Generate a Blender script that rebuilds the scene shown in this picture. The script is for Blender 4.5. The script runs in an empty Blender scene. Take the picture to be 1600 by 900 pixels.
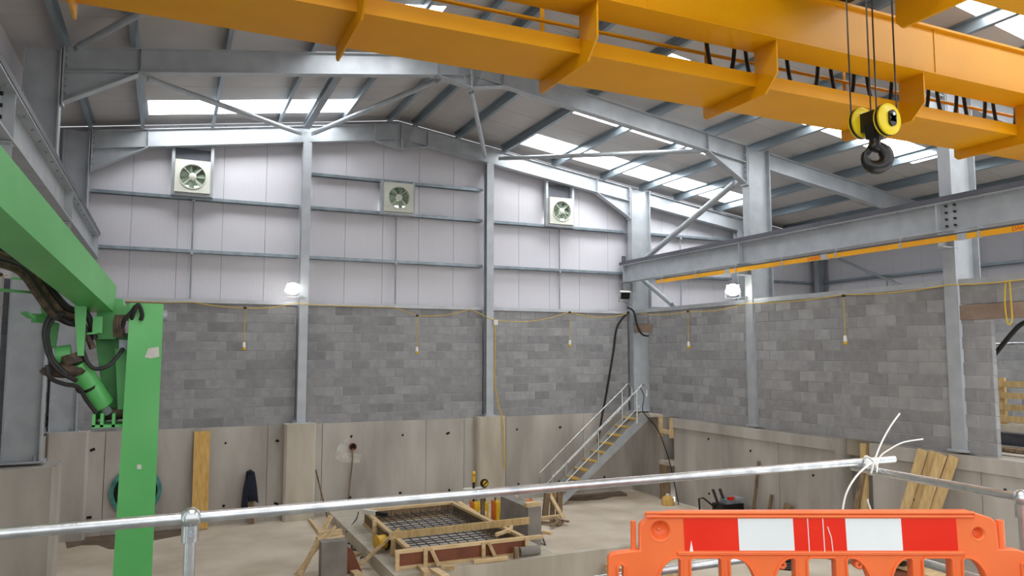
import bpy, bmesh, math, random
from mathutils import Vector, Matrix, Quaternion
random.seed(7)
sc = bpy.context.scene
COL = sc.collection
R = math.radians

# ---------------------------------------------------------------- camera, world, exposure
cam_d = bpy.data.cameras.new('camera'); cam = bpy.data.objects.new('camera', cam_d); COL.objects.link(cam)
cam.location = (0, 0, 3.98); cam.rotation_euler = (R(95.01), 0, R(-24.4))
cam_d.sensor_width = 36; cam_d.lens = 26.55; cam_d.clip_end = 300; cam_d.clip_start = .05
sc.camera = cam
w = bpy.data.worlds.new('sky'); sc.world = w; w.use_nodes = True
bg = w.node_tree.nodes['Background']; bg.inputs[0].default_value = (.97, .985, 1, 1); bg.inputs[1].default_value = 1.35
SKYLIGHT = 8.0
vs = sc.view_settings
vs.view_transform = 'Standard'; vs.look = 'None'; vs.gamma = 1; vs.use_curve_mapping = False; vs.exposure = 0.48

# ---------------------------------------------------------------- materials
def new_mat(name):
    m = bpy.data.materials.new(name); m.use_nodes = True
    return m, m.node_tree.nodes, m.node_tree.links, m.node_tree.nodes['Principled BSDF']
def lin(c):
    return tuple(((v/255)/12.92 if v/255 <= .04045 else ((v/255+.055)/1.055)**2.4) for v in c)
def mat(name, c1, c2=None, scale=6, rough=.6, metal=0, bump=0, bscale=60, stretch=None, detail=6, obj_random=0, spec=None, coat=0, contrast=(.35, .65)):
    """colours are sRGB 0-255; noise mix of c1 and c2, optional stretch of the noise, fine bump"""
    m, N, L, b = new_mat(name)
    c1 = lin(c1); c2 = lin(c2) if c2 else c1
    tc = N.new('ShaderNodeTexCoord'); mp = N.new('ShaderNodeMapping'); L.new(tc.outputs['Object'], mp.inputs[0])
    if stretch: mp.inputs['Scale'].default_value = stretch
    nz = N.new('ShaderNodeTexNoise'); nz.inputs['Scale'].default_value = scale; nz.inputs['Detail'].default_value = detail
    L.new(mp.outputs[0], nz.inputs['Vector'])
    cr = N.new('ShaderNodeValToRGB'); cr.color_ramp.elements[0].position = contrast[0]; cr.color_ramp.elements[1].position = contrast[1]
    cr.color_ramp.elements[0].color = (*c1, 1); cr.color_ramp.elements[1].color = (*c2, 1)
    L.new(nz.outputs['Fac'], cr.inputs[0]); out = cr.outputs[0]
    if obj_random:
        oi = N.new('ShaderNodeObjectInfo'); hsv = N.new('ShaderNodeHueSaturation')
        mr = N.new('ShaderNodeMapRange'); mr.inputs[3].default_value = 1-obj_random; mr.inputs[4].default_value = 1+obj_random
        L.new(oi.outputs['Random'], mr.inputs[0]); L.new(mr.outputs[0], hsv.inputs['Value']); L.new(out, hsv.inputs['Color']); out = hsv.outputs[0]
        ad = N.new('ShaderNodeVectorMath'); ad.operation = 'ADD'
        sc2 = N.new('ShaderNodeMath'); sc2.operation = 'MULTIPLY'; sc2.inputs[1].default_value = 37
        L.new(oi.outputs['Random'], sc2.inputs[0]); L.new(tc.outputs['Object'], ad.inputs[0]); L.new(sc2.outputs[0], ad.inputs[1]); L.new(ad.outputs[0], mp.inputs[0])
    L.new(out, b.inputs['Base Color'])
    b.inputs['Roughness'].default_value = rough; b.inputs['Metallic'].default_value = metal
    if spec is not None: b.inputs['Specular IOR Level'].default_value = spec
    if coat: b.inputs['Coat Weight'].default_value = coat; b.inputs['Coat Roughness'].default_value = .15
    if bump:
        n2 = N.new('ShaderNodeTexNoise'); n2.inputs['Scale'].default_value = bscale; n2.inputs['Detail'].default_value = 4
        L.new(tc.outputs['Object'], n2.inputs['Vector'])
        bp = N.new('ShaderNodeBump'); bp.inputs['Strength'].default_value = bump; bp.inputs['Distance'].default_value = .01
        L.new(n2.outputs['Fac'], bp.inputs['Height']); L.new(bp.outputs[0], b.inputs['Normal'])
    return m
def emit(name, c, s):
    m, N, L, b = new_mat(name); b.inputs['Base Color'].default_value = (*c, 1)
    b.inputs['Emission Color'].default_value = (*c, 1); b.inputs['Emission Strength'].default_value = s
    return m
M = {}
M['galv'] = mat('galvanised steel', (172, 177, 182), (186, 191, 195), 3, .42, .25, .03, 25)
M['galv_dark'] = mat('weathered galvanised steel', (142, 148, 155), (156, 162, 168), 2, .5, .25, .03, 25)
M['galv_blue'] = mat('zinc purlin steel', (134, 146, 154), (158, 170, 178), 4, .36, .5, .03, 30, stretch=(1, .15, 1))
M['grey_paint'] = mat('grey painted steel', (80, 81, 90), (94, 95, 103), 2, .55)
M['tube'] = mat('galvanised scaffold tube', (184, 188, 190), (214, 217, 218), 9, .26, .8, .08, 40)
M['yellow'] = mat('crane yellow paint', (216, 149, 0), (222, 156, 2), 1.2, .42, spec=.35)
M['bus_yellow'] = mat('conductor rail yellow', (238, 166, 10), (244, 178, 20), 2, .4)
M['green'] = mat('machine green paint', (82, 164, 88), (98, 176, 102), 1.5, .38, bump=.03, bscale=8)
M['green_dk'] = mat('darker green paint', (58, 122, 62), (76, 150, 80), 4, .5)  # darker than the machine green, for the rear plates
M['grime'] = mat('oily brown grime', (52, 42, 34), (96, 80, 62), 14, .7, bump=.3)
M['rubber'] = mat('black rubber', (18, 18, 19), (34, 33, 33), 12, .55)
M['black'] = mat('black paint', (12, 11, 11), (22, 19, 18), 5, .35)
M['hook_yellow'] = mat('hook block yellow', (226, 200, 20), (238, 212, 40), 3, .3)
M['block'] = mat('dense concrete block', (143, 143, 145), (156, 156, 157), 5, .95, 0, .25, 60, obj_random=.18, detail=4)
M['mortar'] = mat('mortar', (166, 163, 159), (180, 177, 172), 12, .95, 0, .3, 60)
M['concrete'] = mat('cast concrete', (162, 156, 148), (194, 189, 181), 1.1, .85, 0, .15, 40, stretch=(1.3, 1.3, .35), detail=9)
M['concrete_new'] = mat('pale cast concrete', (176, 168, 152), (204, 196, 180), 1.4, .85, 0, .15, 40, stretch=(1.5, 1.5, .3), detail=9)
M['concrete_dk'] = mat('grey concrete', (128, 124, 118), (152, 147, 140), 2.5, .85, 0, .2, 40)
M['dust_floor'] = mat('dusty concrete floor', (190, 176, 154), (216, 205, 188), .8, .9, 0, .25, 20, detail=10)
M['stain_and_shadow'] = mat('damp stain', (96, 80, 64), (124, 106, 88), 4, .6)
M['cladding'] = None
M['roof'] = mat('white roof liner sheet', (186, 181, 178), (200, 196, 193), .6, .5, .05)
M['trim'] = mat('pale grey flashing', (188, 192, 198), (202, 206, 211), 2, .5)
M['fan_case'] = mat('cream fan casing', (206, 208, 194), (216, 218, 206), 3, .45)
M['fan_blade'] = mat('translucent green fan blade', (118, 136, 122), (146, 160, 146), 4, .4)
M['fan_back'] = mat('dull louvre', (128, 136, 122), (146, 152, 140), 4, .5)
M['wood'] = mat('sawn softwood', (206, 176, 128), (228, 202, 160), 3, .75, 0, .1, 60, stretch=(1, 6, 6), obj_random=.1)
M['wood_yellow'] = mat('yellow construction timber', (208, 162, 82), (226, 186, 112), 3, .7, 0, .1, 60, stretch=(6, 6, 1), obj_random=.05)
M['wood_plank'] = mat('pale planed planks', (188, 158, 104), (210, 182, 132), 3, .7, 0, .1, 60, stretch=(6, 6, 1), obj_random=.08)
M['platform'] = mat('worn dark slab', (104, 100, 95), (122, 118, 112), 1.5, .9)  # unseen slab, coloured dark to cut light bounced up to the crane
M['asphalt'] = mat('dark yard surface', (70, 70, 70), (84, 83, 82), 2, .9)  # unseen yard ground, made dark to reduce upward bounce light
M['wood_old'] = mat('weathered brown timber', (110, 90, 68), (150, 128, 100), 4, .85, 0, .2, 50, stretch=(6, 6, 1), obj_random=.15)
M['ply'] = mat('red brown shuttering ply', (116, 64, 42), (140, 82, 56), 3, .5)
M['rebar'] = mat('dark steel rebar', (56, 54, 56), (84, 80, 78), 14, .6, .5)
M['navy'] = mat('navy cloth', (20, 24, 40), (32, 38, 56), 8, .9, 0, .3, 50)
M['teal'] = mat('teal flange coating', (56, 124, 118), (88, 150, 138), 8, .6)
M['dark'] = mat('hole shade and dark glass', (14, 13, 13), (22, 20, 20), 5, .9)  # near black; paints the shade inside holes, also the dark lamp glass
M['orange'] = mat('orange barrier plastic', (232, 104, 48), (238, 116, 58), 3, .42, bump=.04, bscale=12)
M['orange2'] = mat('worn orange plastic', (238, 132, 78), (242, 148, 96), 9, .5)
M['red'] = mat('red reflective sheeting', (226, 36, 14), (232, 48, 24), 2, .25)
M['white'] = mat('white reflective sheeting', (222, 228, 228), (232, 236, 236), 3, .25)
M['white_plastic'] = mat('white nylon', (226, 224, 216), (238, 236, 230), 3, .45)
M['cable_yellow'] = mat('yellow cable', (208, 170, 40), (222, 186, 60), 6, .5)
M['tread'] = mat('yellow grating tread', (188, 150, 62), (208, 172, 88), 8, .6)
M['red_ink'] = mat('red lettering', (214, 70, 10), (220, 80, 16), 3, .5)
M['lintel'] = mat('stained concrete lintel', (136, 116, 102), (160, 140, 124), 3, .9, 0, .3, 50)
M['pad'] = mat('whitewash patch', (182, 177, 169), (206, 202, 195), 6, .9)
M['tool_yellow'] = mat('tool yellow', (218, 172, 30), (232, 190, 50), 5, .4)
M['tool_orange'] = mat('tool orange', (222, 110, 20), (232, 130, 40), 5, .4)
M['glass_skylight'] = emit('daylit skylight sheet', (.96, .98, 1.0), SKYLIGHT)
M['daylight_gap'] = emit('daylit louvre gap', (1, 1, .98), 4)
M['lamp_on'] = emit('lit floodlight glass', (1, 1, .95), 14)
M['lamp_glass'] = mat('lamp bulb glass', (226, 224, 212), (236, 234, 226), 3, .2)
def cladding_mat():
    m, N, L, b = new_mat('micro ribbed wall liner')
    tc = N.new('ShaderNodeTexCoord'); wv = N.new('ShaderNodeTexWave'); wv.wave_type = 'BANDS'; wv.bands_direction = 'X'
    wv.inputs['Scale'].default_value = 6.5; L.new(tc.outputs['Object'], wv.inputs['Vector'])
    bp = N.new('ShaderNodeBump'); bp.inputs['Strength'].default_value = .35; bp.inputs['Distance'].default_value = .004
    L.new(wv.outputs['Fac'], bp.inputs['Height']); L.new(bp.outputs[0], b.inputs['Normal'])
    b.inputs['Base Color'].default_value = (*lin((214, 212, 218)), 1); b.inputs['Roughness'].default_value = .45
    return m
M['cladding'] = cladding_mat()

# ---------------------------------------------------------------- mesh helpers
ORG = {}
class MB:
    def __init__(s): s.v = []; s.f = []
    def add(s, vs, fs):
        o = len(s.v); s.v += [Vector(p) for p in vs]; s.f += [tuple(i+o for i in f) for f in fs]; return s
    def box(s, x0, x1, y0, y1, z0, z1):
        return s.add([(x0,y0,z0),(x1,y0,z0),(x1,y1,z0),(x0,y1,z0),(x0,y0,z1),(x1,y0,z1),(x1,y1,z1),(x0,y1,z1)],
                     [(0,3,2,1),(4,5,6,7),(0,1,5,4),(1,2,6,5),(2,3,7,6),(3,0,4,7)])
    def sweep(s, prof, p0, p1, up=(0,0,1)):
        p0, p1 = Vector(p0), Vector(p1); d = (p1-p0).normalized(); up = Vector(up)
        side = d.cross(up)
        if side.length < 1e-4: side = d.cross(Vector((0,1,0)))
        side.normalize(); u = side.cross(d); n = len(prof)
        vs = [p0+side*a+u*b for a, b in prof]+[p1+side*a+u*b for a, b in prof]
        fs = [tuple(range(n)), tuple(range(2*n-1, n-1, -1))]+[(i, i+n, (i+1) % n+n, (i+1) % n) for i in range(n)]
        return s.add(vs, fs)
    def bar(s, p0, p1, w, h, up=(0,0,1)):
        return s.sweep([(-w/2,-h/2),(w/2,-h/2),(w/2,h/2),(-w/2,h/2)], p0, p1, up)
    def ibeam(s, p0, p1, h, b, tf=.018, tw=.012, up=(0,0,1)):
        H, B, T = h/2, b/2, tw/2
        return s.sweep([(-B,-H),(B,-H),(B,-H+tf),(T,-H+tf),(T,H-tf),(B,H-tf),(B,H),(-B,H),(-B,H-tf),(-T,H-tf),(-T,-H+tf),(-B,-H+tf)], p0, p1, up)
    def prism(s, pts, vec):
        n = len(pts); vec = Vector(vec); pts = [Vector(p) for p in pts]
        return s.add(pts+[p+vec for p in pts], [tuple(range(n)), tuple(range(2*n-1, n-1, -1))]+[(i, i+n, (i+1) % n+n, (i+1) % n) for i in range(n)])
    def tube(s, pts, r, n=8):
        pts = [Vector(p) for p in pts]; rs = r if isinstance(r, (list, tuple)) else [r]*len(pts)
        vs = []; fs = []; prev = None
        for i, p in enumerate(pts):
            t = (pts[min(i+1, len(pts)-1)]-pts[max(i-1, 0)]).normalized()
            if prev is None:
                a = t.cross(Vector((0,0,1)))
                if a.length < 1e-3: a = t.cross(Vector((0,1,0)))
            else: a = prev-t*prev.dot(t)
            a.normalize(); prev = a; b = t.cross(a)
            vs += [p+(a*math.cos(2*math.pi*k/n)+b*math.sin(2*math.pi*k/n))*rs[i] for k in range(n)]
        for i in range(len(pts)-1):
            for k in range(n):
                fs.append((i*n+k, i*n+(k+1) % n, (i+1)*n+(k+1) % n, (i+1)*n+k))
        fs.append(tuple(range(n-1, -1, -1))); fs.append(tuple((len(pts)-1)*n+k for k in range(n)))
        return s.add(vs, fs)
    def cyl(s, p0, p1, r, n=16, r1=None): return s.tube([p0, p1], [r, r if r1 is None else r1], n)
    def ball(s, c, r, n=12, sq=(1,1,1)):
        c = Vector(c); vs = []; fs = []; m = n//2
        for i in range(m+1):
            th = math.pi*i/m
            for k in range(n):
                ph = 2*math.pi*k/n
                vs.append(c+Vector((sq[0]*r*math.sin(th)*math.cos(ph), sq[1]*r*math.sin(th)*math.sin(ph), sq[2]*r*math.cos(th))))
        for i in range(m):
            for k in range(n): fs.append((i*n+k, (i+1)*n+k, (i+1)*n+(k+1) % n, i*n+(k+1) % n))
        return s.add(vs, fs)
    def ring(s, c, ax, r0, r1, t, n=32):
        """flat washer centred c, axis ax, inner r0, outer r1, thickness t"""
        c = Vector(c); ax = Vector(ax).normalized(); a = ax.cross(Vector((0,0,1)))
        if a.length < 1e-3: a = Vector((1,0,0))
        a.normalize(); b = ax.cross(a); vs = []; fs = []
        for k in range(n):
            d = a*math.cos(2*math.pi*k/n)+b*math.sin(2*math.pi*k/n)
            vs += [c+d*r0-ax*t/2, c+d*r1-ax*t/2, c+d*r1+ax*t/2, c+d*r0+ax*t/2]
        for k in range(n):
            i, j = 4*k, 4*((k+1) % n)
            for q in range(4): fs.append((i+q, j+q, j+(q+1) % 4, i+(q+1) % 4))
        return s.add(vs, fs)
    def rot(s, axis, ang, c):
        q = Matrix.Rotation(ang, 3, axis); c = Vector(c); s.v = [q@(p-c)+c for p in s.v]; return s
    def build(s, name, m, parent=None, smooth=False):
        me = bpy.data.meshes.new(name)
        if parent is not None: o0 = ORG[parent.name]
        else:
            xs = [p.x for p in s.v]; ys = [p.y for p in s.v]; zs = [p.z for p in s.v]
            o0 = Vector(((min(xs)+max(xs))/2, (min(ys)+max(ys))/2, min(zs)))
        me.from_pydata([tuple(p-o0) for p in s.v], [], s.f)
        bm = bmesh.new(); bm.from_mesh(me); bmesh.ops.recalc_face_normals(bm, faces=bm.faces); bm.to_mesh(me); bm.free()
        me.materials.append(M[m] if isinstance(m, str) else m)
        if smooth:
            for p in me.polygons: p.use_smooth = True
            try: me.set_sharp_from_angle(angle=R(40))
            except Exception: pass
        o = bpy.data.objects.new(name, me); COL.objects.link(o)
        if parent is not None: o.parent = parent
        else: o.location = o0
        ORG[o.name] = o0
        return o
def tag(o, label, cat, group=None):
    o['label'] = label; o['category'] = cat
    if group: o['group'] = group
    return o
def thing(name, label, cat, loc, group=None):
    o = bpy.data.objects.new(name, None); COL.objects.link(o); o.location = loc; ORG[o.name] = Vector(loc); o.empty_display_size = .1
    return tag(o, label, cat, group)
def struct(o): o['kind'] = 'structure'; return o
def stuffp(o): o['kind'] = 'stuff'; return o
def sroot(name, loc):
    o = bpy.data.objects.new(name, None); COL.objects.link(o); o.location = loc; ORG[o.name] = Vector(loc); return struct(o)
def sag(p0, p1, d, n=10):
    p0, p1 = Vector(p0), Vector(p1)
    return [p0.lerp(p1, i/n)-Vector((0,0,d*4*(i/n)*(1-i/n))) for i in range(n+1)]
def smooth_path(pts, n=6):
    pts = [Vector(p) for p in pts]; P = [pts[0]]+pts+[pts[-1]]; out = []
    for i in range(1, len(P)-2):
        for k in range(n):
            t = k/n; a, b, c, d = P[i-1], P[i], P[i+1], P[i+2]
            out.append(.5*((2*b)+(c-a)*t+(2*a-5*b+4*c-d)*t*t+(3*b-a-3*c+d)*t*t*t))
    out.append(pts[-1]); return out

# ---------------------------------------------------------------- dimensions
AX, AZ, SL = 5.47, 10.12, .149            # ridge X, rafter top at ridge, slope
XL, XR, XO = -2.3, 13.35, 20.7           # outer column faces: left, right, outer right
ZC, ZB = 2.26, 5.20                       # top of concrete, top of blockwork
FRAMES = (19.25, 14.15, 9.0)
def rz(x): return AZ-SL*abs(x-AX)         # rafter top
YR0, YR1 = -2.0, 19.62                    # roof extent

# ---------------------------------------------------------------- floor, pit, platform
fl = sroot('floor', (5, 14, 0))
slabs = [(-2.4,3.65,3.7,19.45),(3.65,12.65,13.0,19.45),(8.7,12.65,3.7,13.0),(3.65,8.7,3.7,8.6)]
mb = MB()
for a, b, c, d in slabs: mb.box(a, b, c, d, -.3, 0)
mb.build('floor_slab', 'dust_floor', fl)
MB().box(3.65, 8.7, 8.6, 13.0, -1.2, -.9).build('trench_floor', 'dust_floor', fl)
mb = MB().box(3.45,3.65,8.6,13,-1,-.31).box(8.7,8.9,8.6,13,-1,-.31).box(3.65,8.7,8.4,8.6,-1,-.31)
mb.build('trench_side', 'concrete_dk', fl)
# damp stain and painted stair shadow, each with its own outline, by the back wall
def stain_and_shadow(pts, z=.004, name='damp_and_shadow'):
    mb = MB(); mb.prism([(x, y, z-.003) for x, y in pts], (0,0,.003)); return mb.build(name, 'stain_and_shadow', fl)
stain_and_shadow([(-1.9,19.3),(-1.75,18.3),(-1.5,18.45),(-1.2,18.35),(-.95,17.85),(-.7,17.75),(-.45,18.0),(-.2,18.25),(.1,18.4),(.4,18.55),(.75,18.75),(.55,19.25)])
stain_and_shadow([(9.9,19.2),(10.1,18.5),(10.5,18.3),(11.0,18.25),(11.5,18.5),(11.9,18.4),(12.1,18.7),(12.2,19.2)])  # the stairs' shadow, painted as a dark floor patch
pl = MB().box(-2.6, 4.32, -4, 3.78, 0, ZC).build('floor', 'platform'); struct(pl)
aisle = MB().box(13.0, 20.6, 3.5, 19.5, 1.9, ZC-.02).build('floor', 'concrete_new'); struct(aisle)
gr = MB().box(-60, 60, -60, -4, 1.6, ZC-.02).build('floor', 'asphalt'); struct(gr)

# plinth slab and trench wall
s = MB().box(3.62, 6.75, 12.98, 18.6, 0, .25).build('foundation_slab', 'concrete_new')
tag(s, 'low raised concrete foundation slab under the timber formwork', 'slab')
s = MB().box(3.62, 9.3, 12.83, 12.97, -.95, .25).build('trench_wall', 'concrete_new')
tag(s, 'pale concrete trench wall with thin straight top edge in front of formwork', 'wall')

# ---------------------------------------------------------------- concrete walls with piers
wb = sroot('wall_back', (5.3, 19.5, 0))
xs = [-2.4, -1.2, 2.26, 3.56, 6.25, 7.32, 8.54, 11.0, 12.65]
for a, b in zip(xs[:-1], xs[1:]):
    MB().box(a+.006, b-.006, 19.25+random.uniform(-.006,.006), 19.7, 0, ZC).build('cast_panel', 'concrete', wb)
MB().box(-2.4, 12.9, 19.30, 19.72, 0, ZC-.01).build('joint_backing', 'concrete_dk', wb)
def pier(parent, x0, x1, y0, y1, m='concrete_new', top=ZC+.04):
    c = .05
    pts = [(x0+c,y0,0),(x1-c,y0,0),(x1,y0+c,0),(x1,y1,0),(x0,y1,0),(x0,y0+c,0)]
    return MB().prism(pts, (0,0,top)).build('pier', m, parent)
pier(wb, 2.62, 3.36, 18.95, 19.3); pier(wb, 7.62, 8.42, 18.95, 19.3); pier(wb, -2.3, -1.5, 18.9, 19.3, 'concrete')
mb = MB()
for x in (-1.4, -.2, 1.3, 2.45, 4.3, 5.6, 6.9, 8.9, 10.2, 11.7):
    for z in (.42, 1.9): mb.cyl((x+random.uniform(-.1,.1),19.247,z+random.uniform(-.05,.05)),(x,19.235,z),.028,8)
stuffp(mb.build('tie_hole', 'dark', wb))
MB().prism([(3.85,19.235,1.45),(4.05,19.235,1.28),(4.5,19.235,1.25),(4.55,19.235,1.45),(4.2,19.235,1.52),(4.25,19.235,1.85),(4.0,19.235,1.82)], (0,.01,0)).build('patch', 'pad', wb)

wr = sroot('wall_right', (12.85, 13, 0))
ys = [4.0, 6.2, 8.6, 10.8]
for a, b in zip(ys[:-1], ys[1:]): MB().box(12.65, 13.2, a+.006, b-.006, 0, ZC-.03).build('cast_panel', 'concrete', wr)
ys = [11.7, 13.3, 15.2, 17.2]
for a, b in zip(ys[:-1], ys[1:]): MB().box(12.65+random.uniform(-.006,.006), 13.2, a+.006, b-.006, 0, ZC-.03).build('cast_panel', 'concrete', wr)
MB().box(12.65, 13.2, 17.75, 19.6, 0, ZC-.03).build('cast_panel', 'concrete', wr)
MB().box(13.12, 13.22, 4.0, 19.6, 0, ZC-.001).build('joint_backing', 'concrete_dk', wr)
MB().box(12.60, 12.66, 11.7, 17.2, ZC-.27, ZC-.02).build('top_kicker', 'concrete', wr)
MB().box(12.60, 12.66, 4.0, 10.8, ZC-.27, ZC-.02).build('top_kicker', 'concrete', wr)
MB().box(12.55, 13.0, 17.2, 17.75, .95, 1.05).build('recess_ledge', 'concrete_new', wr)
mb = MB()
for y, z in ((15.74,1.82),(15.76,.45),(14.2,1.7),(12.3,1.4),(9.9,1.3),(7.5,1.2),(8.2,1.75)): mb.cyl((12.66,y,z),(12.64,y,z),.028,8)
stuffp(mb.build('tie_hole', 'dark', wr))

wl = sroot('wall_left', (-2.5, 13, 0))
for a, b in ((3.8,6.5),(6.5,9),(9,11.5),(11.5,13.7),(14.6,17),(17,18.9)): MB().box(-2.9, -2.3, a+.006, b-.006, 0, ZC).build('cast_panel', 'concrete', wl)
MB().box(-2.95, -2.33, 3.8, 19.6, 0, ZC-.02).build('joint_backing', 'concrete_dk', wl)
pier(wl, -2.34, -1.52, 13.72, 14.55, 'concrete', ZC-.02); pier(wl, -2.34, -1.52, 8.6, 9.4, 'concrete', ZC-.02)

# ---------------------------------------------------------------- blockwork: every block its own piece, shared mesh data
BLK = {}
def block_mesh(w, h, axis):
    k = (round(w, 2), round(h, 2), axis)
    if k not in BLK:
        me = bpy.data.meshes.new('concrete_block'); W, H, T = w/2, h/2, .05; c = .006
        # front face chamfered; local front is -Y for axis x, -X for axis y, +X for axis m
        v = [(-W,T,-H),(W,T,-H),(W,T,H),(-W,T,H),(-W,-T+c,-H),(W,-T+c,-H),(W,-T+c,H),(-W,-T+c,H),(-W+c,-T,-H+c),(W-c,-T,-H+c),(W-c,-T,H-c),(-W+c,-T,H-c)]
        f = [(0,3,2,1),(0,1,5,4),(1,2,6,5),(2,3,7,6),(3,0,4,7),(4,5,9,8),(5,6,10,9),(6,7,11,10),(7,4,8,11),(8,9,10,11)]
        if axis == 'y': v = [(y, -x, z) for x, y, z in v]
        if axis == 'm': v = [(-y, x, z) for x, y, z in v]
        me.from_pydata(v, [], f); me.materials.append(M['block']); BLK[k] = me
    return BLK[k]
def block_wall(name, axis, face, a0, a1, z0, z1, ph=0):
    """axis x: wall runs along X, face at Y=face looking -Y; y: runs along Y facing -X; m: runs along Y facing +X"""
    e0, e1 = a0+.02, a1-.02
    if axis == 'x': mb = MB().box(e0, e1, face+.007, face+.099, z0, z1)
    elif axis == 'y': mb = MB().box(face+.007, face+.099, e0, e1, z0, z1)
    else: mb = MB().box(face-.099, face-.007, e0, e1, z0, z1)
    root = struct(mb.build(name, 'mortar')); o0 = ORG[root.name]
    z = z0; row = 0
    while z < z1-.03:
        h = min(.215, z1-z-.005)
        a = a0-(.225 if row % 2 else 0)-ph
        while a < a1-.03:
            b0, b1 = max(a, a0)+.005, min(a+.45, a1)-.005
            if b1-b0 > .05:
                me = block_mesh(b1-b0, h, axis); o = bpy.data.objects.new('concrete_block', me); COL.objects.link(o); o.parent = root
                c = (b0+b1)/2; j = random.uniform(-.003, .003); zz = z+.005+h/2
                if axis == 'x': p = Vector((c, face+.05+j, zz))
                elif axis == 'y': p = Vector((face+.05+j, c, zz))
                else: p = Vector((face-.05+j, c, zz))
                o.location = p-o0
            a += .45
        z += .225; row += 1
    return root
block_wall('wall_back', 'x', 19.35, -1.78, 2.9, ZC, ZB, .1)
block_wall('wall_back', 'x', 19.35, 3.14, 7.9, ZC, ZB, .2)
block_wall('wall_back', 'x', 19.35, 8.14, 12.62, ZC, ZB, 0)
block_wall('wall_right', 'y', 12.72, 14.28, 18.42, ZC, ZB, .1)
block_wall('wall_right', 'y', 12.72, 18.44, 19.34, 4.86, ZB, .2)
block_wall('wall_right', 'y', 12.72, 9.13, 14.02, ZC, ZB, .3)
block_wall('wall_right', 'y', 12.72, 8.33, 8.87, ZC, 4.58, .15)
block_wall('wall_right', 'y', 12.72, 6.0, 8.87, 4.85, ZB, .05)
block_wall('wall_left', 'm', -2.36, 14.4, 19.3, ZC, ZB, .1)
block_wall('wall_left', 'm', -2.36, 9.5, 13.9, ZC, ZB, .2)
block_wall('wall_right', 'y', 18.6, 8.5, 14.5, ZC, ZB, .1)
o = struct(MB().box(12.71, 12.85, 5.8, 8.87, 4.58, 4.84).build('trim_1', 'lintel'))
o = struct(MB().box(12.71, 12.85, 18.2, 19.34, 4.62, 4.85).build('trim_2', 'lintel'))
# pressed steel rail on top of the blockwork
def chan(a, b, wdt, h): return MB().sweep([(-wdt/2,-h/2),(wdt/2,-h/2),(wdt/2,h/2),(wdt/2-.01,h/2),(wdt/2-.01,-h/2+.01),(-wdt/2+.01,-h/2+.01),(-wdt/2+.01,h/2),(-wdt/2,h/2)], a, b)
k = 3
for a, b in ((-1.76,2.9),(3.14,7.9),(8.14,12.64)):
    struct(MB().box(a, b, 19.31, 19.50, 5.195, 5.28).build('trim_%d' % k, 'trim')); k += 1
for a, b in ((4.0,8.86),(9.14,14.0),(14.3,19.3)):
    struct(MB().box(12.69, 12.88, a, b, 5.195, 5.30).build('trim_%d' % k, 'galv')); k += 1

# ---------------------------------------------------------------- wall cladding (panels) and girts
wc = sroot('wall_back', (5.3, 19.6, 5.2))
x = -2.9
while x < 20.9:
    a, b = x+.004, x+.996; za, zb_ = rz(a)+.2, rz(b)+.2
    pts = [(a,19.6,ZC),(b,19.6,ZC),(b,19.6,zb_)]
    if a < AX < b: pts.append((AX,19.6,AZ+.2))
    pts.append((a,19.6,za)); MB().prism(pts, (0,.06,0)).build('cladding_panel', 'cladding', wc); x += 1
MB().prism([(-3,19.64,ZC-.1),(21,19.64,ZC-.1),(21,19.64,rz(21)+.2),(AX,19.64,AZ+.2),(-3,19.64,rz(-3)+.2)], (0,.06,0)).build('panel_backing', 'grey_paint', wc)
def girt(parent, p0, p1, d=.16, h=.075, up=(0,0,1), m='galv_blue'):
    t = .008
    return MB().sweep([(-d/2,-h/2),(-d/2+t,-h/2),(-d/2+t,h/2-t),(d/2-t,h/2-t),(d/2-t,-h/2),(d/2,-h/2),(d/2,h/2),(-d/2,h/2)], p0, p1, up).build('girt', m, parent)
for z in (6.43, 7.71):
    for a, b in ((-1.74,2.91),(3.13,7.91),(8.13,12.68),(13.2,16.72),(16.95,20.4)): girt(wc, (a,19.5,z), (b,19.5,z))
girt(wc, (3.13,19.5,8.58), (7.91,19.5,8.58)); girt(wc, (13.2,19.5,5.4), (16.7,19.5,5.4))
for x in (.43, 5.43, 10.36, 14.7):
    MB().cyl((x,19.47,5.28),(x,19.47,7.68),.02,8).build('tie_rod', 'galv_dark', wc)
    for z in (6.38, 7.65): MB().cyl((x,19.41,z),(x,19.47,z),.035,8).build('rod_cleat', 'galv', wc)
# side walls above blockwork
wlc = sroot('wall_left', (-2.6, 10, 5.2))
for i in range(16):
    y = 3.6+i; MB().box(-2.62, -2.56, y+.004, y+.996, ZC, rz(-2.6)+.2).build('cladding_panel', 'cladding', wlc)
for z in (6.43, 7.71): girt(wlc, (-2.47,3.6,z), (-2.47,19.4,z))
woc = sroot('wall_right', (20.8, 10, 2.2))
for i in range(16):
    y = 3.6+i; MB().box(20.72, 20.78, y+.004, y+.996, ZC, rz(20.7)+.2).build('cladding_panel', 'cladding', woc)
for z in (5.3, 6.45): girt(woc, (20.62,3.6,z), (20.62,19.4,z))
for y in (11.6, 16.7): MB().cyl((20.55,y,5.3),(20.55,y,6.45),.02,8).build('tie_rod', 'galv_dark', woc)

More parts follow.
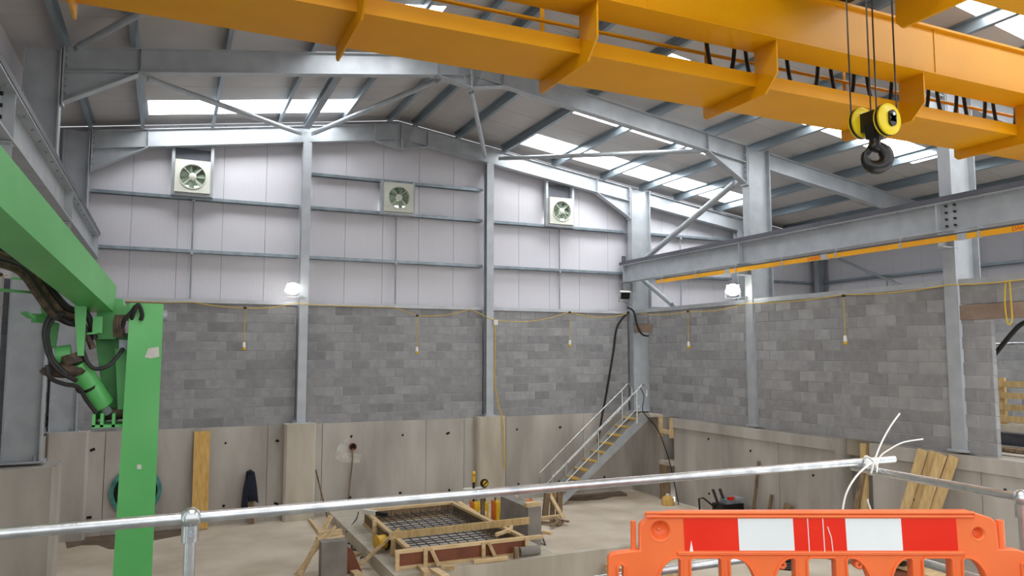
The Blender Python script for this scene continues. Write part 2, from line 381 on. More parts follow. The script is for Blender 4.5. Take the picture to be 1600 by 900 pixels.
# ---------------------------------------------------------------- roof: liner panels, skylights, purlins
ce = sroot('ceiling', (AX, 10, AZ))
RT = .21
def roof_piece(x0, x1, y0, y1, m, name, th=.08):
    pts = [(x0,y0,rz(x0)+RT),(x1,y0,rz(x1)+RT),(x1,y1,rz(x1)+RT),(x0,y1,rz(x0)+RT)]
    return MB().prism(pts, (0,0,th)).build(name, m, ce)
SKY = {  # (y0, y1): [(x0, x1) left slope..., right slope...]
    (17.7,18.75): [(-.6,3.95),(8.75,16.5)], (14.9,15.75): [(8.7,13.3)], (12.3,13.3): [(2.5,4.3)],
    (11.75,12.6): [(8.6,12.0),(12.4,16.6)], (6.7,7.6): [(9.5,16)], (3.0,4.0): [(8.5,15),(-.6,4)], (.5,1.5): [(8.5,15),(-.6,4)]}
edges = sorted({YR0, YR1, *[e for k in SKY for e in k], 16.75, 10.7, 9.7, 8.65, 5.6, 4.7, 2.2, -.8})
for y0, y1 in zip(edges[:-1], edges[1:]):
    sk = []
    for (a, b), l in SKY.items():
        if a <= y0+.01 and b >= y1-.01: sk += l
    for lo, hi in ((-2.9, AX), (AX, 21.0)):
        cuts = sorted([(max(a, lo), min(b, hi)) for a, b in sk if a < hi-.1 and b > lo+.1]); x = lo
        for a, b in cuts:
            roof_piece(x+.0, a, y0+.006, y1-.006, 'roof', 'roof_panel')
            xx = a   # one translucent sheet per slope
            roof_piece(a+.01, b-.01, y0+.01, y1-.01, 'glass_skylight', 'skylight_sheet', .01); x = b
        roof_piece(x, hi, y0+.006, y1-.006, 'roof', 'roof_panel')
MB().prism([(-3,YR0,rz(-3)+RT+.1),(AX,YR0,AZ+RT+.1),(21,YR0,rz(21)+RT+.1),(21,YR0,rz(21)+RT+.14),(AX,YR0,AZ+RT+.14),(-3,YR0,rz(-3)+RT+.14)], (0,YR1-YR0,0)).build('outer_sheet', 'grey_paint', ce)
PX = (-1.75, -.7, .8, 2.3, 3.85, 5.12, 5.82, 7.05, 8.45, 10.05, 11.7, 13.1, 14.4, 15.95, 17.4, 18.9, 20.35)
for x in PX:
    t = .009; hh = .2; f = .07; z = rz(x)+.1; sgn = 1 if x < AX else -1
    prof = [(-t/2,-hh/2+t),(-t/2,hh/2),(f*sgn if sgn > 0 else f*sgn, hh/2)]
    prof = [(-f,-hh/2),(t/2,-hh/2),(t/2,hh/2-t),(f,hh/2-t),(f,hh/2),(-t/2,hh/2),(-t/2,-hh/2+t),(-f,-hh/2+t)]
    prof = [(a*sgn, b) for a, b in prof]
    MB().sweep(prof, (x,-1.5,z), (x,19.35,z), (-SL*sgn,0,1)).build('purlin', 'galv_blue', ce)

# ---------------------------------------------------------------- portal frames
def portal(y, label, gable=False):
    t = thing('portal_frame', label, 'steel frame', (AX, y, ZC), 'steel portal frames across the hall')
    b = .24; g = 'galv'
    # columns
    zb = ZC+.05
    for (x0, x1) in ((XL, -1.77), (12.67, XR)):
        xc = (x0+x1)/2
        MB().ibeam((xc,y,zb),(xc,y,rz(xc)),x1-x0,b,.022,.014,up=(1,0,0)).build('column', g, t)
    MB().ibeam((20.45,y,zb),(20.45,y,rz(20.45)-.02),.4,.2,.018,.012,up=(1,0,0)).build('column', 'galv_dark', t)
    # rafters: vertical depth .43
    D = .43
    for (x0, x1) in ((-1.75,AX),(AX,12.65),(XR,20.3)):
        p0, p1 = (x0,y,rz(x0)-D/2), (x1,y,rz(x1)-D/2)
        MB().ibeam(p0, p1, D*.985, .2, .018, .012).build('rafter', g, t)
    # eaves haunches, tapered web + sloping flange
    for x0, x1, zlow in ((-1.75,-.6,8.1), (12.65,11.5,8.1)):
        za, zb_ = rz(x0)-D, rz(x1)-D
        MB().prism([(x0,y-.006,zlow),(x1,y-.006,zb_),(x0,y-.006,za)], (0,.012,0)).build('haunch_web', g, t)
        MB().prism([(x0,y-.1,zlow),(x1,y-.1,zb_-.012),(x1,y-.1,zb_+.008),(x0,y-.1,zlow+.022)], (0,.2,0)).build('haunch_flange', g, t)
        s = 1 if x0 < 0 else -1
        MB().box(min(x0,x0+.025*s), max(x0,x0+.025*s), y-.12, y+.12, zlow-.03, rz(x0)).build('end_plate', g, t)
        mb = MB()
        for q in range(8):
            for yy in (-.07, .07): mb.cyl((x0+.02*s,y+yy,zlow+.05+q*.12),(x0+.055*s,y+yy,zlow+.05+q*.12),.02,6)
        stuffp(mb.build('bolt', 'galv_dark', t))
        MB().box(x1-.006, x1+.006, y-.1, y+.1, zb_, rz(x1)).build('stiffener', g, t)
    # apex haunch
    MB().prism([(4.74,y-.006,rz(4.74)-D),(AX,y-.006,9.44),(6.2,y-.006,rz(6.2)-D),(AX,y-.006,AZ-D)], (0,.012,0)).build('apex_web', g, t)
    for x1 in (4.74, 6.2):
        MB().prism([(AX,y-.1,9.43),(x1,y-.1,rz(x1)-D-.012),(x1,y-.1,rz(x1)-D+.008),(AX,y-.1,9.45)], (0,.2,0)).build('apex_flange', g, t)
        MB().box(x1-.006, x1+.006, y-.1, y+.1, rz(x1)-D, rz(x1)-.01).build('stiffener', g, t)
    MB().box(AX-.02, AX+.02, y-.11, y+.11, 9.4, AZ).build('apex_plate', g, t)
    for x1 in (5.12, 5.85):   # fly braces from purlins to the apex haunch
        MB().bar((x1,y-.12,AZ-.02),(AX+(x1-AX)*.35,y-.1,9.5),.045,.01).build('fly_brace', 'galv', t)
    # column base plates and holding-down bolts
    for xc in (-2.1, 13.0):
        MB().box(xc-.38, xc+.38, y-.17, y+.17, ZC+.02, ZC+.055).build('base_plate', g, t)
    mb = MB()
    for dx in (-.25, .25):
        for yy in (-.13, .13): mb.cyl((-2.1+dx,y+yy,ZC+.05),(-2.1+dx,y+yy,ZC+.14),.02,6)
    stuffp(mb.build('anchor_bolt', 'galv_dark', t))
    return t
portal(19.25, 'galvanised steel portal frame standing against the white gable wall')
portal(14.15, 'galvanised steel portal frame one bay in front of the gable')
portal(9.0, 'galvanised steel portal frame nearest the camera, column behind the crane')

def gpost(x, lab, foot=True, b=.21):
    t = thing('gable_post', lab, 'post', (x, 19.22, ZC), 'gable posts')
    MB().ibeam((x,19.235,ZC+.066),(x,19.235,rz(x)-.435),.21,b,.016,.012,up=(0,1,0)).build('shaft', 'galv', t)
    if foot:
        MB().box(x-.22, x+.22, 19.0, 19.34, ZC+.042, ZC+.065).build('base_plate', 'galv', t)
        mb = MB()
        for dx in (-.17, .17): mb.cyl((x+dx,19.05,ZC+.06),(x+dx,19.05,ZC+.13),.02,6)
        stuffp(mb.build('anchor_bolt', 'galv_dark', t))
    return t
gpost(3.02, 'galvanised steel post on a concrete pier beside the lit floodlight'); gpost(8.02, 'galvanised steel post on a pier with yellow cable hanging beside it')
gpost(16.85, 'galvanised gable post half hidden behind the right crane rail beam', False)

# bracing tubes
def brace(p0, p1, lab, r=.058, group='steel bracing tubes'):
    t = thing('brace_tube', lab, 'brace', p0, group); p0, p1 = Vector(p0), Vector(p1); d = (p1-p0).normalized()
    MB().cyl(p0+d*.18, p1-d*.18, r, 12).build('tube', 'galv', t, True)
    for a, b in ((p0, p0+d*.2), (p1-d*.2, p1)): MB().bar(a, b, .012, .1).build('end_tab', 'galv', t)
    return t
brace((-.62,14.15,8.75),(2.86,19.1,9.5),'brace tube from the left eaves haunch to the post with the floodlight')
brace((3.1,19.1,9.52),(4.85,14.15,9.55),'brace tube from the post with the floodlight to the middle of the next frame')
brace((5.5,14.2,9.45),(7.85,19.1,9.45),'short dark brace tube below the ridge running to the second gable post')
brace((8.25,19.1,9.45),(11.5,14.2,8.82),'long nearly level brace tube under the right roof slope')
brace((12.93,19.05,6.75),(12.6,14.3,8.25),'steep silver brace tube rising from the rail beam end to the right haunch', .08)
brace((12.95,19.15,6.3),(12.86,17.3,5.28),'short brace tube sloping down beside the dark floodlight', .07)
brace((-1.6,14.0,9.0),(.8,10.2,9.3),'brace tube below the roof at top left of the picture')
brace((20.45,19.15,7.5),(20.45,14.2,5.2),'thin brace on the far outer wall sloping away from the corner post', .04)
brace((20.45,14.1,5.0),(20.45,9.05,7.4),'thin brace on the far outer wall left of the near column', .04)
brace((-2.02,14.2,8.5),(-2.02,19.2,6.1),'brace tube in the dark left wall behind the left rail beam', .05)
t = thing('roof_strut', 'wide steel strut from the floodlight post to the next frame under the skylight', 'beam', (2.95,16.7,9.6))
MB().ibeam((2.97,19.1,9.72),(2.97,14.25,9.72),.16,.16,.012,.01).build('strut', 'galv_dark', t)

# ---------------------------------------------------------------- crane runway beams
def runway(x, y0, y1, lab, s):
    t = thing('runway_beam', lab, 'beam', (x, (y0+y1)/2, 6.12))
    MB().ibeam((x,y0,6.4),(x,y1,6.4),.53,.28,.022,.014).build('girder', 'galv', t)
    MB().box(x-.15, x+.15, y0, y1+.05, 6.665, 6.745).build('cap_plate', 'grey_paint', t)
    MB().box(x-.03, x+.03, y0, y1, 6.745, 6.79).build('crane_rail', 'grey_paint', t)
    for y in (y1-.12, 14.15, 9.0):
        MB().box(x-.13, x+.13, y-.008, y+.008, 6.16, 6.66).build('web_stiffener', 'galv', t)
        # corbel under the beam, bolted to the column face
        xc = x+s*.15
        MB().ibeam((x-s*.12,y,6.0),(x+s*.3,y,6.0),.26,.2).build('corbel', 'galv', t)
    mb = MB()
    for y in (8.72, 8.88):
        for z in (6.24, 6.36, 6.48, 6.60): mb.cyl((x-s*.007,y,z),(x-s*.04,y,z),.022,8)
    stuffp(mb.build('splice_bolt', 'black', t))
    mb = MB(); y = 4.3
    while y < y1-.3:
        mb.cyl((x-s*.09,y,6.665),(x-s*.09,y,6.625),.018,6); y += .55
    stuffp(mb.build('rail_bolt', 'galv_dark', t))
    MB().box(x-.05, x+.05, y1-.02, y1+.06, 6.72, 6.95).build('end_stop', 'grey_paint', t)
    return t
runway(12.52, 3.2, 19.35, 'long grey crane rail beam above the right block wall with yellow rail under it', 1)
runway(-1.65, 3.2, 19.3, 'dark crane rail beam running down the left side above the green boom', -1)
t = thing('conductor_rail', 'thin yellow conductor rail clipped along the underside of the right crane beam', 'rail', (12.36,10,6.0))
y = 17.5
while y > 3.4:
    y2 = max(y-3.0, 3.3); MB().box(12.335, 12.385, y2+.06, y-.06, 5.945, 6.04).build('rail_length', 'bus_yellow', t)
    MB().box(12.325, 12.395, y2-.08, y2+.08, 5.937, 6.048).build('joint_sleeve', 'galv', t); y -= 3.0
y = 17.2
while y > 3.6:
    MB().box(12.32, 12.40, y-.02, y+.02, 5.935, 6.05).bar((12.36,y,6.04),(12.36,y,6.13),.025,.025,(0,1,0)).box(12.34,12.44,y-.025,y+.025,6.10,6.135).build('hanger_clip', 'galv', t); y -= 1.5
MB().box(12.335, 12.385, 3.3, 17.5, 6.045, 6.075).build('support_strip', 'grey_paint', t)
def text_mesh(body, size, loc, rot, m, parent, name='lettering'):
    cu = bpy.data.curves.new(name, 'FONT'); cu.body = body; cu.size = size; cu.extrude = .0015; cu.align_x = 'CENTER'; cu.align_y = 'CENTER'
    tmp = bpy.data.objects.new('tmp', cu); COL.objects.link(tmp)
    me = bpy.data.meshes.new_from_object(tmp.evaluated_get(bpy.context.evaluated_depsgraph_get())); bpy.data.objects.remove(tmp)
    me.materials.clear(); me.materials.append(M[m]); o = bpy.data.objects.new(name, me); COL.objects.link(o); o.parent = parent
    o.location = Vector(loc)-ORG[parent.name]; o.rotation_euler = rot; return o
for y in (7.45, 11.75): text_mesh('DANGER', .10, (12.333,y,5.993), (R(90),0,R(-90)), 'red_ink', t)

# ---------------------------------------------------------------- overhead travelling crane
cr = thing('overhead_crane', 'orange-yellow overhead bridge crane with walkway spanning the top of the hall', 'crane', (5.5,6,6.8))
X0, X1 = -1.5, 12.4
MB().box(X0, X1, 5.87, 6.2, 7.3, 7.84).build('box_girder', 'yellow', cr)
MB().box(X0, X1, 5.82, 6.25, 7.84, 7.87).box(X0, X1, 5.83, 6.24, 7.285, 7.2995).build('girder_flange', 'yellow', cr)
for x in (4.1, 8.2): MB().box(x-.008, x+.008, 5.862, 5.87, 7.31, 7.84).build('girder_weld', 'yellow', cr)
MB().box(X0, X1, 3.9, 4.45, 7.3, 7.87).build('box_girder', 'yellow', cr)
MB().box(X0, X1, 3.85, 4.5, 7.87, 7.9).build('girder_flange', 'yellow', cr)
MB().box(X0, X1, 6.2, 7.02, 6.895, 6.91).build('walkway_floor', 'yellow', cr)
MB().box(X0, X1, 6.185, 6.2, 6.88, 7.03).box(X0, X1, 7.0, 7.015, 6.91, 7.05).build('kick_plate', 'yellow', cr)
for x in (-.82, 1.36, 3.53, 5.72, 7.98, 10.2):
    prof = [(x,5.87,7.3),(x,6.2,7.3),(x,6.2,6.93),(x,7.08,6.93),(x,7.08,6.80),(x,7.03,6.755),(x,6.05,6.755),(x,5.87,6.93)]
    MB().prism(prof, (.02,0,0)).build('bracket', 'yellow', cr)
    MB().bar((x,7.0,6.9),(x,7.0,8.0),.05,.012,(0,1,0)).build('rail_post', 'yellow', cr)
MB().cyl((X0,7.0,7.55),(X1,7.0,7.55),.022,10).build('knee_rail', 'yellow', cr, True)
MB().cyl((X0,7.0,8.0),(X1,7.0,8.0),.022,10).build('top_rail', 'yellow', cr, True)
for x in (X0-.15, X1-.05):
    MB().box(x, x+.3, 3.2, 6.9, 6.95, 7.35).build('end_carriage', 'yellow', cr)
    for y in (3.5, 6.6): MB().cyl((x+.09,y,6.96),(x+.21,y,6.96),.17,20).build('wheel', 'black', cr, True)
# festoon cable loops under a track behind the girder
xs_f = [5.35, 5.95, 6.2, 6.62, 6.95, 7.3, 7.72, 8.1, 8.38, 8.9, 9.2, 9.65, 10.0, 10.4]
x = 5.35; k = 0
while x < 11.6:
    wd = .42+.05*((k*7) % 3); dp = .72+.03*(k % 3); th = [math.pi*i/20 for i in range(21)]
    pts = [(x+wd/2-wd/2*(1 if math.cos(a) > 0 else -1)*abs(math.cos(a))**.8, 6.55+.03*math.sin(k), 7.76-dp*math.sin(a)**.9) for a in th]
    MB().tube(pts, .024, 8).build('festoon_cable', 'rubber', cr, True); x += wd+.16; k += 1
MB().box(5.0, X1, 6.5, 6.6, 7.75, 7.82).build('festoon_track', 'galv_dark', cr)
# trolley
tr = thing('crane_trolley', 'dark and yellow hoist trolley carried on the crane girders at the picture top', 'hoist', (6.2,5.1,7.9))
MB().box(5.5, 6.9, 3.95, 6.15, 7.95, 8.1).build('frame', 'black', tr)
MB().cyl((5.6,5.0,8.35),(6.8,5.0,8.35),.22,24).build('rope_drum', 'black', tr, True)
MB().box(5.75, 6.5, 4.7, 5.5, 7.8, 7.95).build('rope_guide', 'black', tr)
MB().prism([(6.0,4.66,8.1),(6.0,4.66,7.02),(6.0,4.6,6.95),(6.0,4.52,6.95),(6.0,3.7,6.95),(6.0,3.7,8.1)], (.03,0,0)).build('side_plate', 'yellow', tr)
# hook block with ropes
hb = thing('hook_block', 'black crane hook under two yellow rope pulleys hanging on four wire ropes', 'hook', (6.05,5.0,5.75))
HX = 6.05; HY1, HY2 = 5.124, 4.838; HZ1, HZ2 = 6.211, 6.167
for y, z in ((HY1, HZ1), (HY2, HZ2)):
    for dx in (-.135, .135): MB().cyl((HX+dx,y,z),(HX+dx,y,7.9),.0075,6).build('wire_rope', 'black', hb)
    o = MB().tube([(HX,y-.045,z),(HX,y-.03,z),(HX,y+.03,z),(HX,y+.045,z)], [.12,.15,.15,.12], 28).build('pulley_cover', 'hook_yellow', hb, True)
    MB().ring((HX,y,z), (0,1,0), .13, .153, .025, 28).build('rope_slot', 'black', o)
    mb = MB()
    for dz in (.035, -.035): mb.cyl((HX,y-.045,z+dz),(HX,y-.07,z+dz),.042,16)
    mb.box(HX-.042, HX+.042, y-.07, y-.045, z-.035, z+.035); mb.build('axle_cap', 'black', o, True)
    MB().cyl((HX,y-.07,z+.035),(HX,y-.08,z+.035),.018,8).build('axle_bolt', 'tube', o)
ym = (HY1+HY2)/2; zm = (HZ1+HZ2)/2
MB().box(HX-.07, HX+.07, HY2+.045, HY1-.045, zm-.09, zm+.09).build('crosshead', 'black', hb)
MB().prism([(HX-.08,ym-.05,zm-.03),(HX+.08,ym-.05,zm-.03),(HX+.06,ym-.05,zm-.17),(HX-.06,ym-.05,zm-.17)], (0,.1,0)).build('cheek_plate', 'black', hb)
MB().cyl((HX-.03,ym-.055,zm+.02),(HX-.03,ym-.075,zm+.02),.018,8).build('cheek_bolt', 'tube', hb)
MB().tube([(HX,ym,zm-.15),(HX,ym,zm-.2),(HX,ym,zm-.24)], [.055,.05,.06], 14).build('shank', 'black', hb, True)
hk = []; hc = Vector((HX, ym, zm-.345)); hd = Vector((.91,-.41,0))
for i in range(19):
    a = R(105-i*17.2); hk.append(hc+hd*(.105*math.cos(a))+Vector((0,0,.1*math.sin(a))))
MB().tube([(HX,ym,zm-.22)]+hk, [.055]+[.055 if i < 4 else (.066 if i < 12 else .066-.0065*(i-12)) for i in range(19)], 12).build('hook', 'black', hb, True)
MB().bar(Vector((HX,ym,zm-.25))-hd*.03, hc-hd*.1+Vector((0,0,.02)), .06, .014, (0,1,0)).build('safety_latch', 'black', hb)

# ---------------------------------------------------------------- extractor fans on the gable
def fan(x, z, lab, rotz=0, tall=True):
    t = thing('extractor_fan', lab, 'fan', (x, 19.3, z-.39), 'wall extractor fans'); y = 19.2; n = 36; S = .39; r0 = .29
    # square face plate with a round hole
    vs = []; fs = []
    for k in range(n):
        a = 2*math.pi*(k+.5)/n; c, s_ = math.cos(a), math.sin(a); q = S/max(abs(c), abs(s_))
        for yy in (y, y+.03): vs += [(x+r0*c, yy, z+r0*s_), (x+q*c, yy, z+q*s_)]
    for k in range(n):
        i, j = 4*k, 4*((k+1) % n)
        fs += [(i,i+1,j+1,j), (i+2,j+2,j+3,i+3), (i,j,j+2,i+2), (i+1,i+3,j+3,j+1)]
    MB().add(vs, fs).build('face_plate', 'fan_case', t)
    mb = MB()
    for a in (-1, 1): mb.box(x+a*.375-.015, x+a*.375+.015, y+.03, y+.28, z-S, z+S).box(x-.36, x+.36, y+.03, y+.28, z+a*.375-.015, z+a*.375+.015)
    mb.build('casing', 'fan_case', t)
    MB().ring((x,y+.05,z), (0,1,0), .285, .305, .14, 36).build('shroud', 'fan_case', t, True)
    MB().box(x-.36, x+.36, y+.25, y+.27, z-.17, z+.36).build('louvre', 'fan_back', t)
    MB().box(x-.36, x+.36, y+.25, y+.26, z-.36, z-.18).build('daylight_gap', 'daylight_gap', t)
    MB().tube([(x,y-.02,z),(x,y+.0,z),(x,y+.12,z)], [.06,.085,.085], 20).build('hub', 'fan_case', t, True)
    for k in range(7):
        a = 2*math.pi*k/7+rotz; c, s_ = math.cos(a), math.sin(a); ta = (-s_, c)
        P = lambda r, w_, d: (x+r*c+w_*ta[0], y+.07+d, z+r*s_+w_*ta[1])
        MB().prism([P(.07,-.04,-.03),P(.275,-.085,-.04),P(.28,.06,.05),P(.07,.03,.03)], (0,.008,0)).build('blade', 'fan_blade', t)
    mb = MB()
    for k in range(4):
        a = math.pi/4+math.pi/2*k; mb.bar((x+.05*math.cos(a),y+.005,z+.05*math.sin(a)),(x+.31*math.cos(a),y+.005,z+.31*math.sin(a)),.014,.014,(0,1,0))
    mb.build('guard_arm', 'fan_case', t)
    zt = rz(x)-.45 if tall else z+.45
    for a in (-1, 1): MB().box(x+a*.43-.035, x+a*.43+.035, 19.30, 19.44, z-.46, zt if not tall else rz(x+a*.43)-.44).build('mounting_rail', 'galv', t)
    MB().box(x-.42, x+.42, 19.24, 19.44, z-.46, z-.40).build('mounting_shelf', 'galv', t)
    if tall: MB().box(x-.395, x+.395, 19.43, 19.46, z+.4, rz(x)-.46).build('infill_sheet', 'grey_paint', t)
    return t
fan(.38, 8.19, 'cream extractor fan on the gable under the left roof slope, by the skylight', .2)
fan(5.43, 8.12, 'cream extractor fan in the middle of the gable under the ridge', .5, False)
fan(10.31, 8.14, 'cream extractor fan on the gable nearest the right corner', .9)

# ---------------------------------------------------------------- floodlights
def flood(c, ax, lit, lab, clampto):
    t = thing('floodlight', lab, 'light', c); c = Vector(c); d = Vector(ax).normalized(); s_ = d.cross(Vector((0,0,1))).normalized(); u = s_.cross(d)
    P = lambda a, b, e: c+s_*a+u*b+d*e
    MB().prism([P(-.14,-.1,0),P(.14,-.1,0),P(.14,.1,0),P(-.14,.1,0)], d*.02).build('bezel', 'black' if not lit else 'galv_dark', t)
    MB().add([P(-.15,-.11,-.0),P(.15,-.11,0),P(.15,.11,0),P(-.15,.11,0),P(-.09,-.06,-.14),P(.09,-.06,-.14),P(.09,.06,-.14),P(-.09,.06,-.14)],
             [(0,1,2,3),(4,7,6,5),(0,4,5,1),(1,5,6,2),(2,6,7,3),(3,7,4,0)]).build('housing', 'white_plastic', t)
    MB().prism([P(-.155,.11,.05),P(.155,.11,.05),P(.155,.11,-.14),P(-.155,.11,-.14)], u*.012).build('hood', 'white_plastic', t)
    if lit: MB().ball(P(0,0,.03), .17, 16, (1,.9,.85)).build('lit_glass', 'lamp_on', t, True)
    else: MB().prism([P(-.125,-.085,.02),P(.125,-.085,.02),P(.125,.085,.02),P(-.125,.085,.02)], d*.006).build('glass', 'dark', t)
    mb = MB().bar(P(-.17,-.02,-.04), P(-.17,-.2,-.04), .03, .006).bar(P(.17,-.02,-.04), P(.17,-.2,-.04), .03, .006).bar(P(-.17,-.2,-.04), P(.17,-.2,-.04), .03, .008)
    mb.build('yoke', 'galv_dark', t)
    MB().bar(P(0,-.21,-.04), Vector(clampto), .035, .02).build('clamp_arm', 'galv_dark', t)
    return t
flood((2.716, 19.000, 5.579), (.1,-1,-.1), True, 'lit white floodlight clamped to the left gable post', (3.0,19.1,5.40))
flood((12.323, 14.300, 5.522), (-.6,-.8,-.1), True, 'lit white floodlight on the right wall post under the yellow rail', (12.66,14.2,5.36))
flood((12.285, 18.950, 5.709), (-.25,-1,-.35), False, 'unlit white floodlight with dark glass in the far right corner', (12.6,19.1,5.45))

# ---------------------------------------------------------------- festoon lighting strings
def festoon(name, pts, drops, lab, sagd):
    t = thing(name, lab, 'string light', pts[0]); path = []
    for (a, b), s_ in zip(zip(pts[:-1], pts[1:]), sagd): path += sag(a, b, s_, 8)[:-1]
    path.append(Vector(pts[-1])); MB().tube(path, .010, 6).build('cable', 'cable_yellow', t)
    for p, l in drops:
        x, y, z = p
        MB().ball((x,y,z), .045, 8, (1,1,.7)).build('junction', 'rubber', t)
        MB().cyl((x,y,z),(x,y,z-l),.009,6).build('drop_cable', 'cable_yellow', t)
        o = MB().tube([(x,y,z-l),(x,y,z-l-.02),(x,y,z-l-.12)], [.02,.033,.04], 10).build('lamp_holder', 'white_plastic', t, True)
        MB().ball((x,y,z-l-.15), .045, 10, (1,1,1.1)).build('bulb', 'tool_yellow', o, True)
Yf = 19.1
festoon('festoon_lights', [(-0.998, 19.100, 5.179),(0.464, 19.100, 5.192),(1.641, 19.100, 5.087),(2.785, 19.100, 5.226),(5.288, 19.100, 5.196),(5.929, 19.100, 4.993),(7.425, 19.100, 5.199),(8.047, 19.100, 4.932),(10.486, 19.100, 5.200),(12.442, 19.100, 5.188)],
        [((1.641, 19.100, 5.087),.82),((5.929, 19.100, 4.993),.82),((10.486, 19.100, 5.182),.8)], 'yellow festoon light cable drooping along the back wall above the blocks', [.02,.03,.05,.02,.0,.08,.0,.16,.14])
festoon('festoon_lights', [(12.6,18.6,5.17),(12.6,16.4,5.12),(12.6,14.15,5.2),(12.6,11.28,5.2),(12.6,8.95,5.21),(12.6,7.2,5.22)],
        [((12.6,16.4,5.12),.8),((12.6,11.28,5.18),.82)], 'yellow festoon light cable along the top of the right block wall', [.06,.08,.05,.05,.04])
festoon('festoon_lights', [(-2.3,12.6,5.2),(-2.3,13.8,5.2)], [((-2.3,13.2,5.15),.75)], 'short yellow festoon cable with one lamp on the left wall behind the boom', [.05])
t = thing('cable_loop', 'looped yellow cable hanging over the lintel of the wall opening', 'cable', (12.6,7.95,5.2))
MB().tube(smooth_path([(12.62,7.98,5.2),(12.6,8.0,4.8),(12.6,7.97,4.48),(12.6,7.9,4.55),(12.6,7.9,4.9),(12.62,7.92,5.2)]), .013, 6).build('cable', 'cable_yellow', t)
t = thing('yellow_hose', 'yellow cable hanging down beside the second gable post onto the concrete', 'cable', (8.2,18.9,.8))
MB().tube(smooth_path([(8.15,19.1,4.95),(8.16,19.11,4.0),(8.15,19.1,3.2),(8.22,19.0,2.6),(8.3,18.9,2.2),(8.33,18.88,1.5),(8.36,18.88,.9)]), .016, 6).build('cable', 'cable_yellow', t)
MB().box(8.1, 8.22, 19.05, 19.12, 4.78, 4.92).build('socket_box', 'white_plastic', t)
t = thing('black_cable', 'thick black cable hanging down the back wall behind the stairs', 'cable', (12.0,19.2,1.4))
MB().tube(smooth_path([(12.5,19.1,5.25),(12.2,19.27,4.8),(12.05,19.28,4.0),(11.75,19.28,2.6),(11.6,19.2,2.2),(11.42,19.2,1.3)]), .03, 8).build('cable', 'rubber', t)
t = thing('black_cable', 'black cable curving from the corner floodlight over the doorway lintel', 'cable', (12.6,18.6,4.5))
MB().tube(smooth_path([(12.282, 18.850, 5.361),(12.470, 18.800, 5.231),(12.564, 18.750, 4.796),(12.683, 18.700, 4.570),(12.781, 18.550, 4.512),(12.762, 18.200, 4.522)]), .028, 8).build('cable', 'rubber', t)

# ---------------------------------------------------------------- staircase in the far right corner
st = thing('steel_staircase', 'galvanised steel staircase with yellow treads and tube handrails in the corner', 'staircase', (11,18.4,0))
yN, yF = 18.0, 18.75
xa, xb, zt_ = 9.5, 12.3, 2.28; sl = zt_/(xb-xa)
for y in (yN, yF):
    MB().prism([(xa-.12,y,0),(xa+.12,y,0),(xb+.1,y,zt_-.12),(xb+.1,y,zt_+.06),(xb-.1,y,zt_+.06)], (0,.02,0)).build('stringer', 'galv', st)
for k in range(10):
    x = xa+.18+k*(xb-xa-.2)/9.6; z = (x-xa)*sl
    MB().box(x-.11, x+.13, yN+.02, yF, z, z+.035).build('tread', 'tread', st)
for y, lo in ((yN, 0), (yF, 0)):
    dz = .9; P = lambda x, d: (x, y, (x-xa)*sl+d)
    loop = smooth_path([P(xb-.02,.42),P(11.0,.42),P(xa+.15,.42),P(xa-.12,.48),(xa-.17,y,.72),P(xa+.0,.9),P(10.5,.92),P(xb-.35,.92),P(xb-.1,.93),(xb+.03,y,zt_+.72),(xb+.03,y,zt_+.5)], 8)
    MB().tube(loop, .021, 8).build('handrail', 'tube', st, True)
    for x in (xa+.25, 10.75, xb-.3): MB().cyl(P(x,.02), P(x,.92), .02, 8).build('baluster', 'tube', st, True)
t = thing('black_cable', 'thin black cable looped over the stair top and trailing down the concrete', 'cable', (12.4,18.0,0))
MB().tube(smooth_path([(12.083, 17.950, 3.040),(12.174, 17.900, 2.827),(12.124, 17.900, 2.439),(12.180, 17.800, 2.267),(12.5,17.75,1.9),(12.52,17.3,1.2),(12.5,17.0,.5),(12.4,16.7,.03)]), .014, 6).build('cable', 'rubber', t)
s_ = MB().box(12.3, 12.75, 17.78, 18.45, 2.235, 2.30).build('landing_slab', 'concrete_new'); tag(s_, 'pale landing slab at the head of the steel stairs', 'slab')

# ---------------------------------------------------------------- green boom machine on the left
gb = thing('boom_machine', 'big green hydraulic boom with vertical arm reaching down at the left', 'machine', (-1.26,3.0,ZC))
A0, A1, A2 = Vector((-1.28,3.1,5.25)), Vector((-.905,5.06,4.84)), Vector((-.52,7.05,4.43))
MB().add([], [])
def taper(a, b, w0, h0, w1, h1, up=(0,0,1)):
    a, b = Vector(a), Vector(b); d = (b-a).normalized(); s1 = d.cross(Vector(up)).normalized(); u = s1.cross(d)
    vs = [a-s1*w0/2-u*h0/2, a+s1*w0/2-u*h0/2, a+s1*w0/2+u*h0/2, a-s1*w0/2+u*h0/2, b-s1*w1/2-u*h1/2, b+s1*w1/2-u*h1/2, b+s1*w1/2+u*h1/2, b-s1*w1/2+u*h1/2]
    return MB().add(vs, [(0,3,2,1),(4,5,6,7),(0,1,5,4),(1,2,6,5),(2,3,7,6),(3,0,4,7)])
taper(A0, A2, .30, .36, .22, .22).build('boom', 'green', gb)
MB().cyl((-1.3,2.95,ZC),(-1.3,2.95,5.1),.26,24).build('pedestal', 'green', gb, True)
dipper = MB().add([(-.30,6.95,4.40),(-.05,6.95,4.40),(-.05,7.25,4.40),(-.30,7.25,4.40),(-.36,6.95,1.0),(-.06,6.95,1.0),(-.06,7.25,1.0),(-.36,7.25,1.0)], [(0,1,2,3),(4,7,6,5),(0,4,5,1),(1,5,6,2),(2,6,7,3),(3,7,4,0)]).build('dipper_arm', 'green', gb)
MB().cyl((-.24,6.99,1.0),(-.24,6.99,.0),.05,12).build('tool_rod', 'grime', gb)
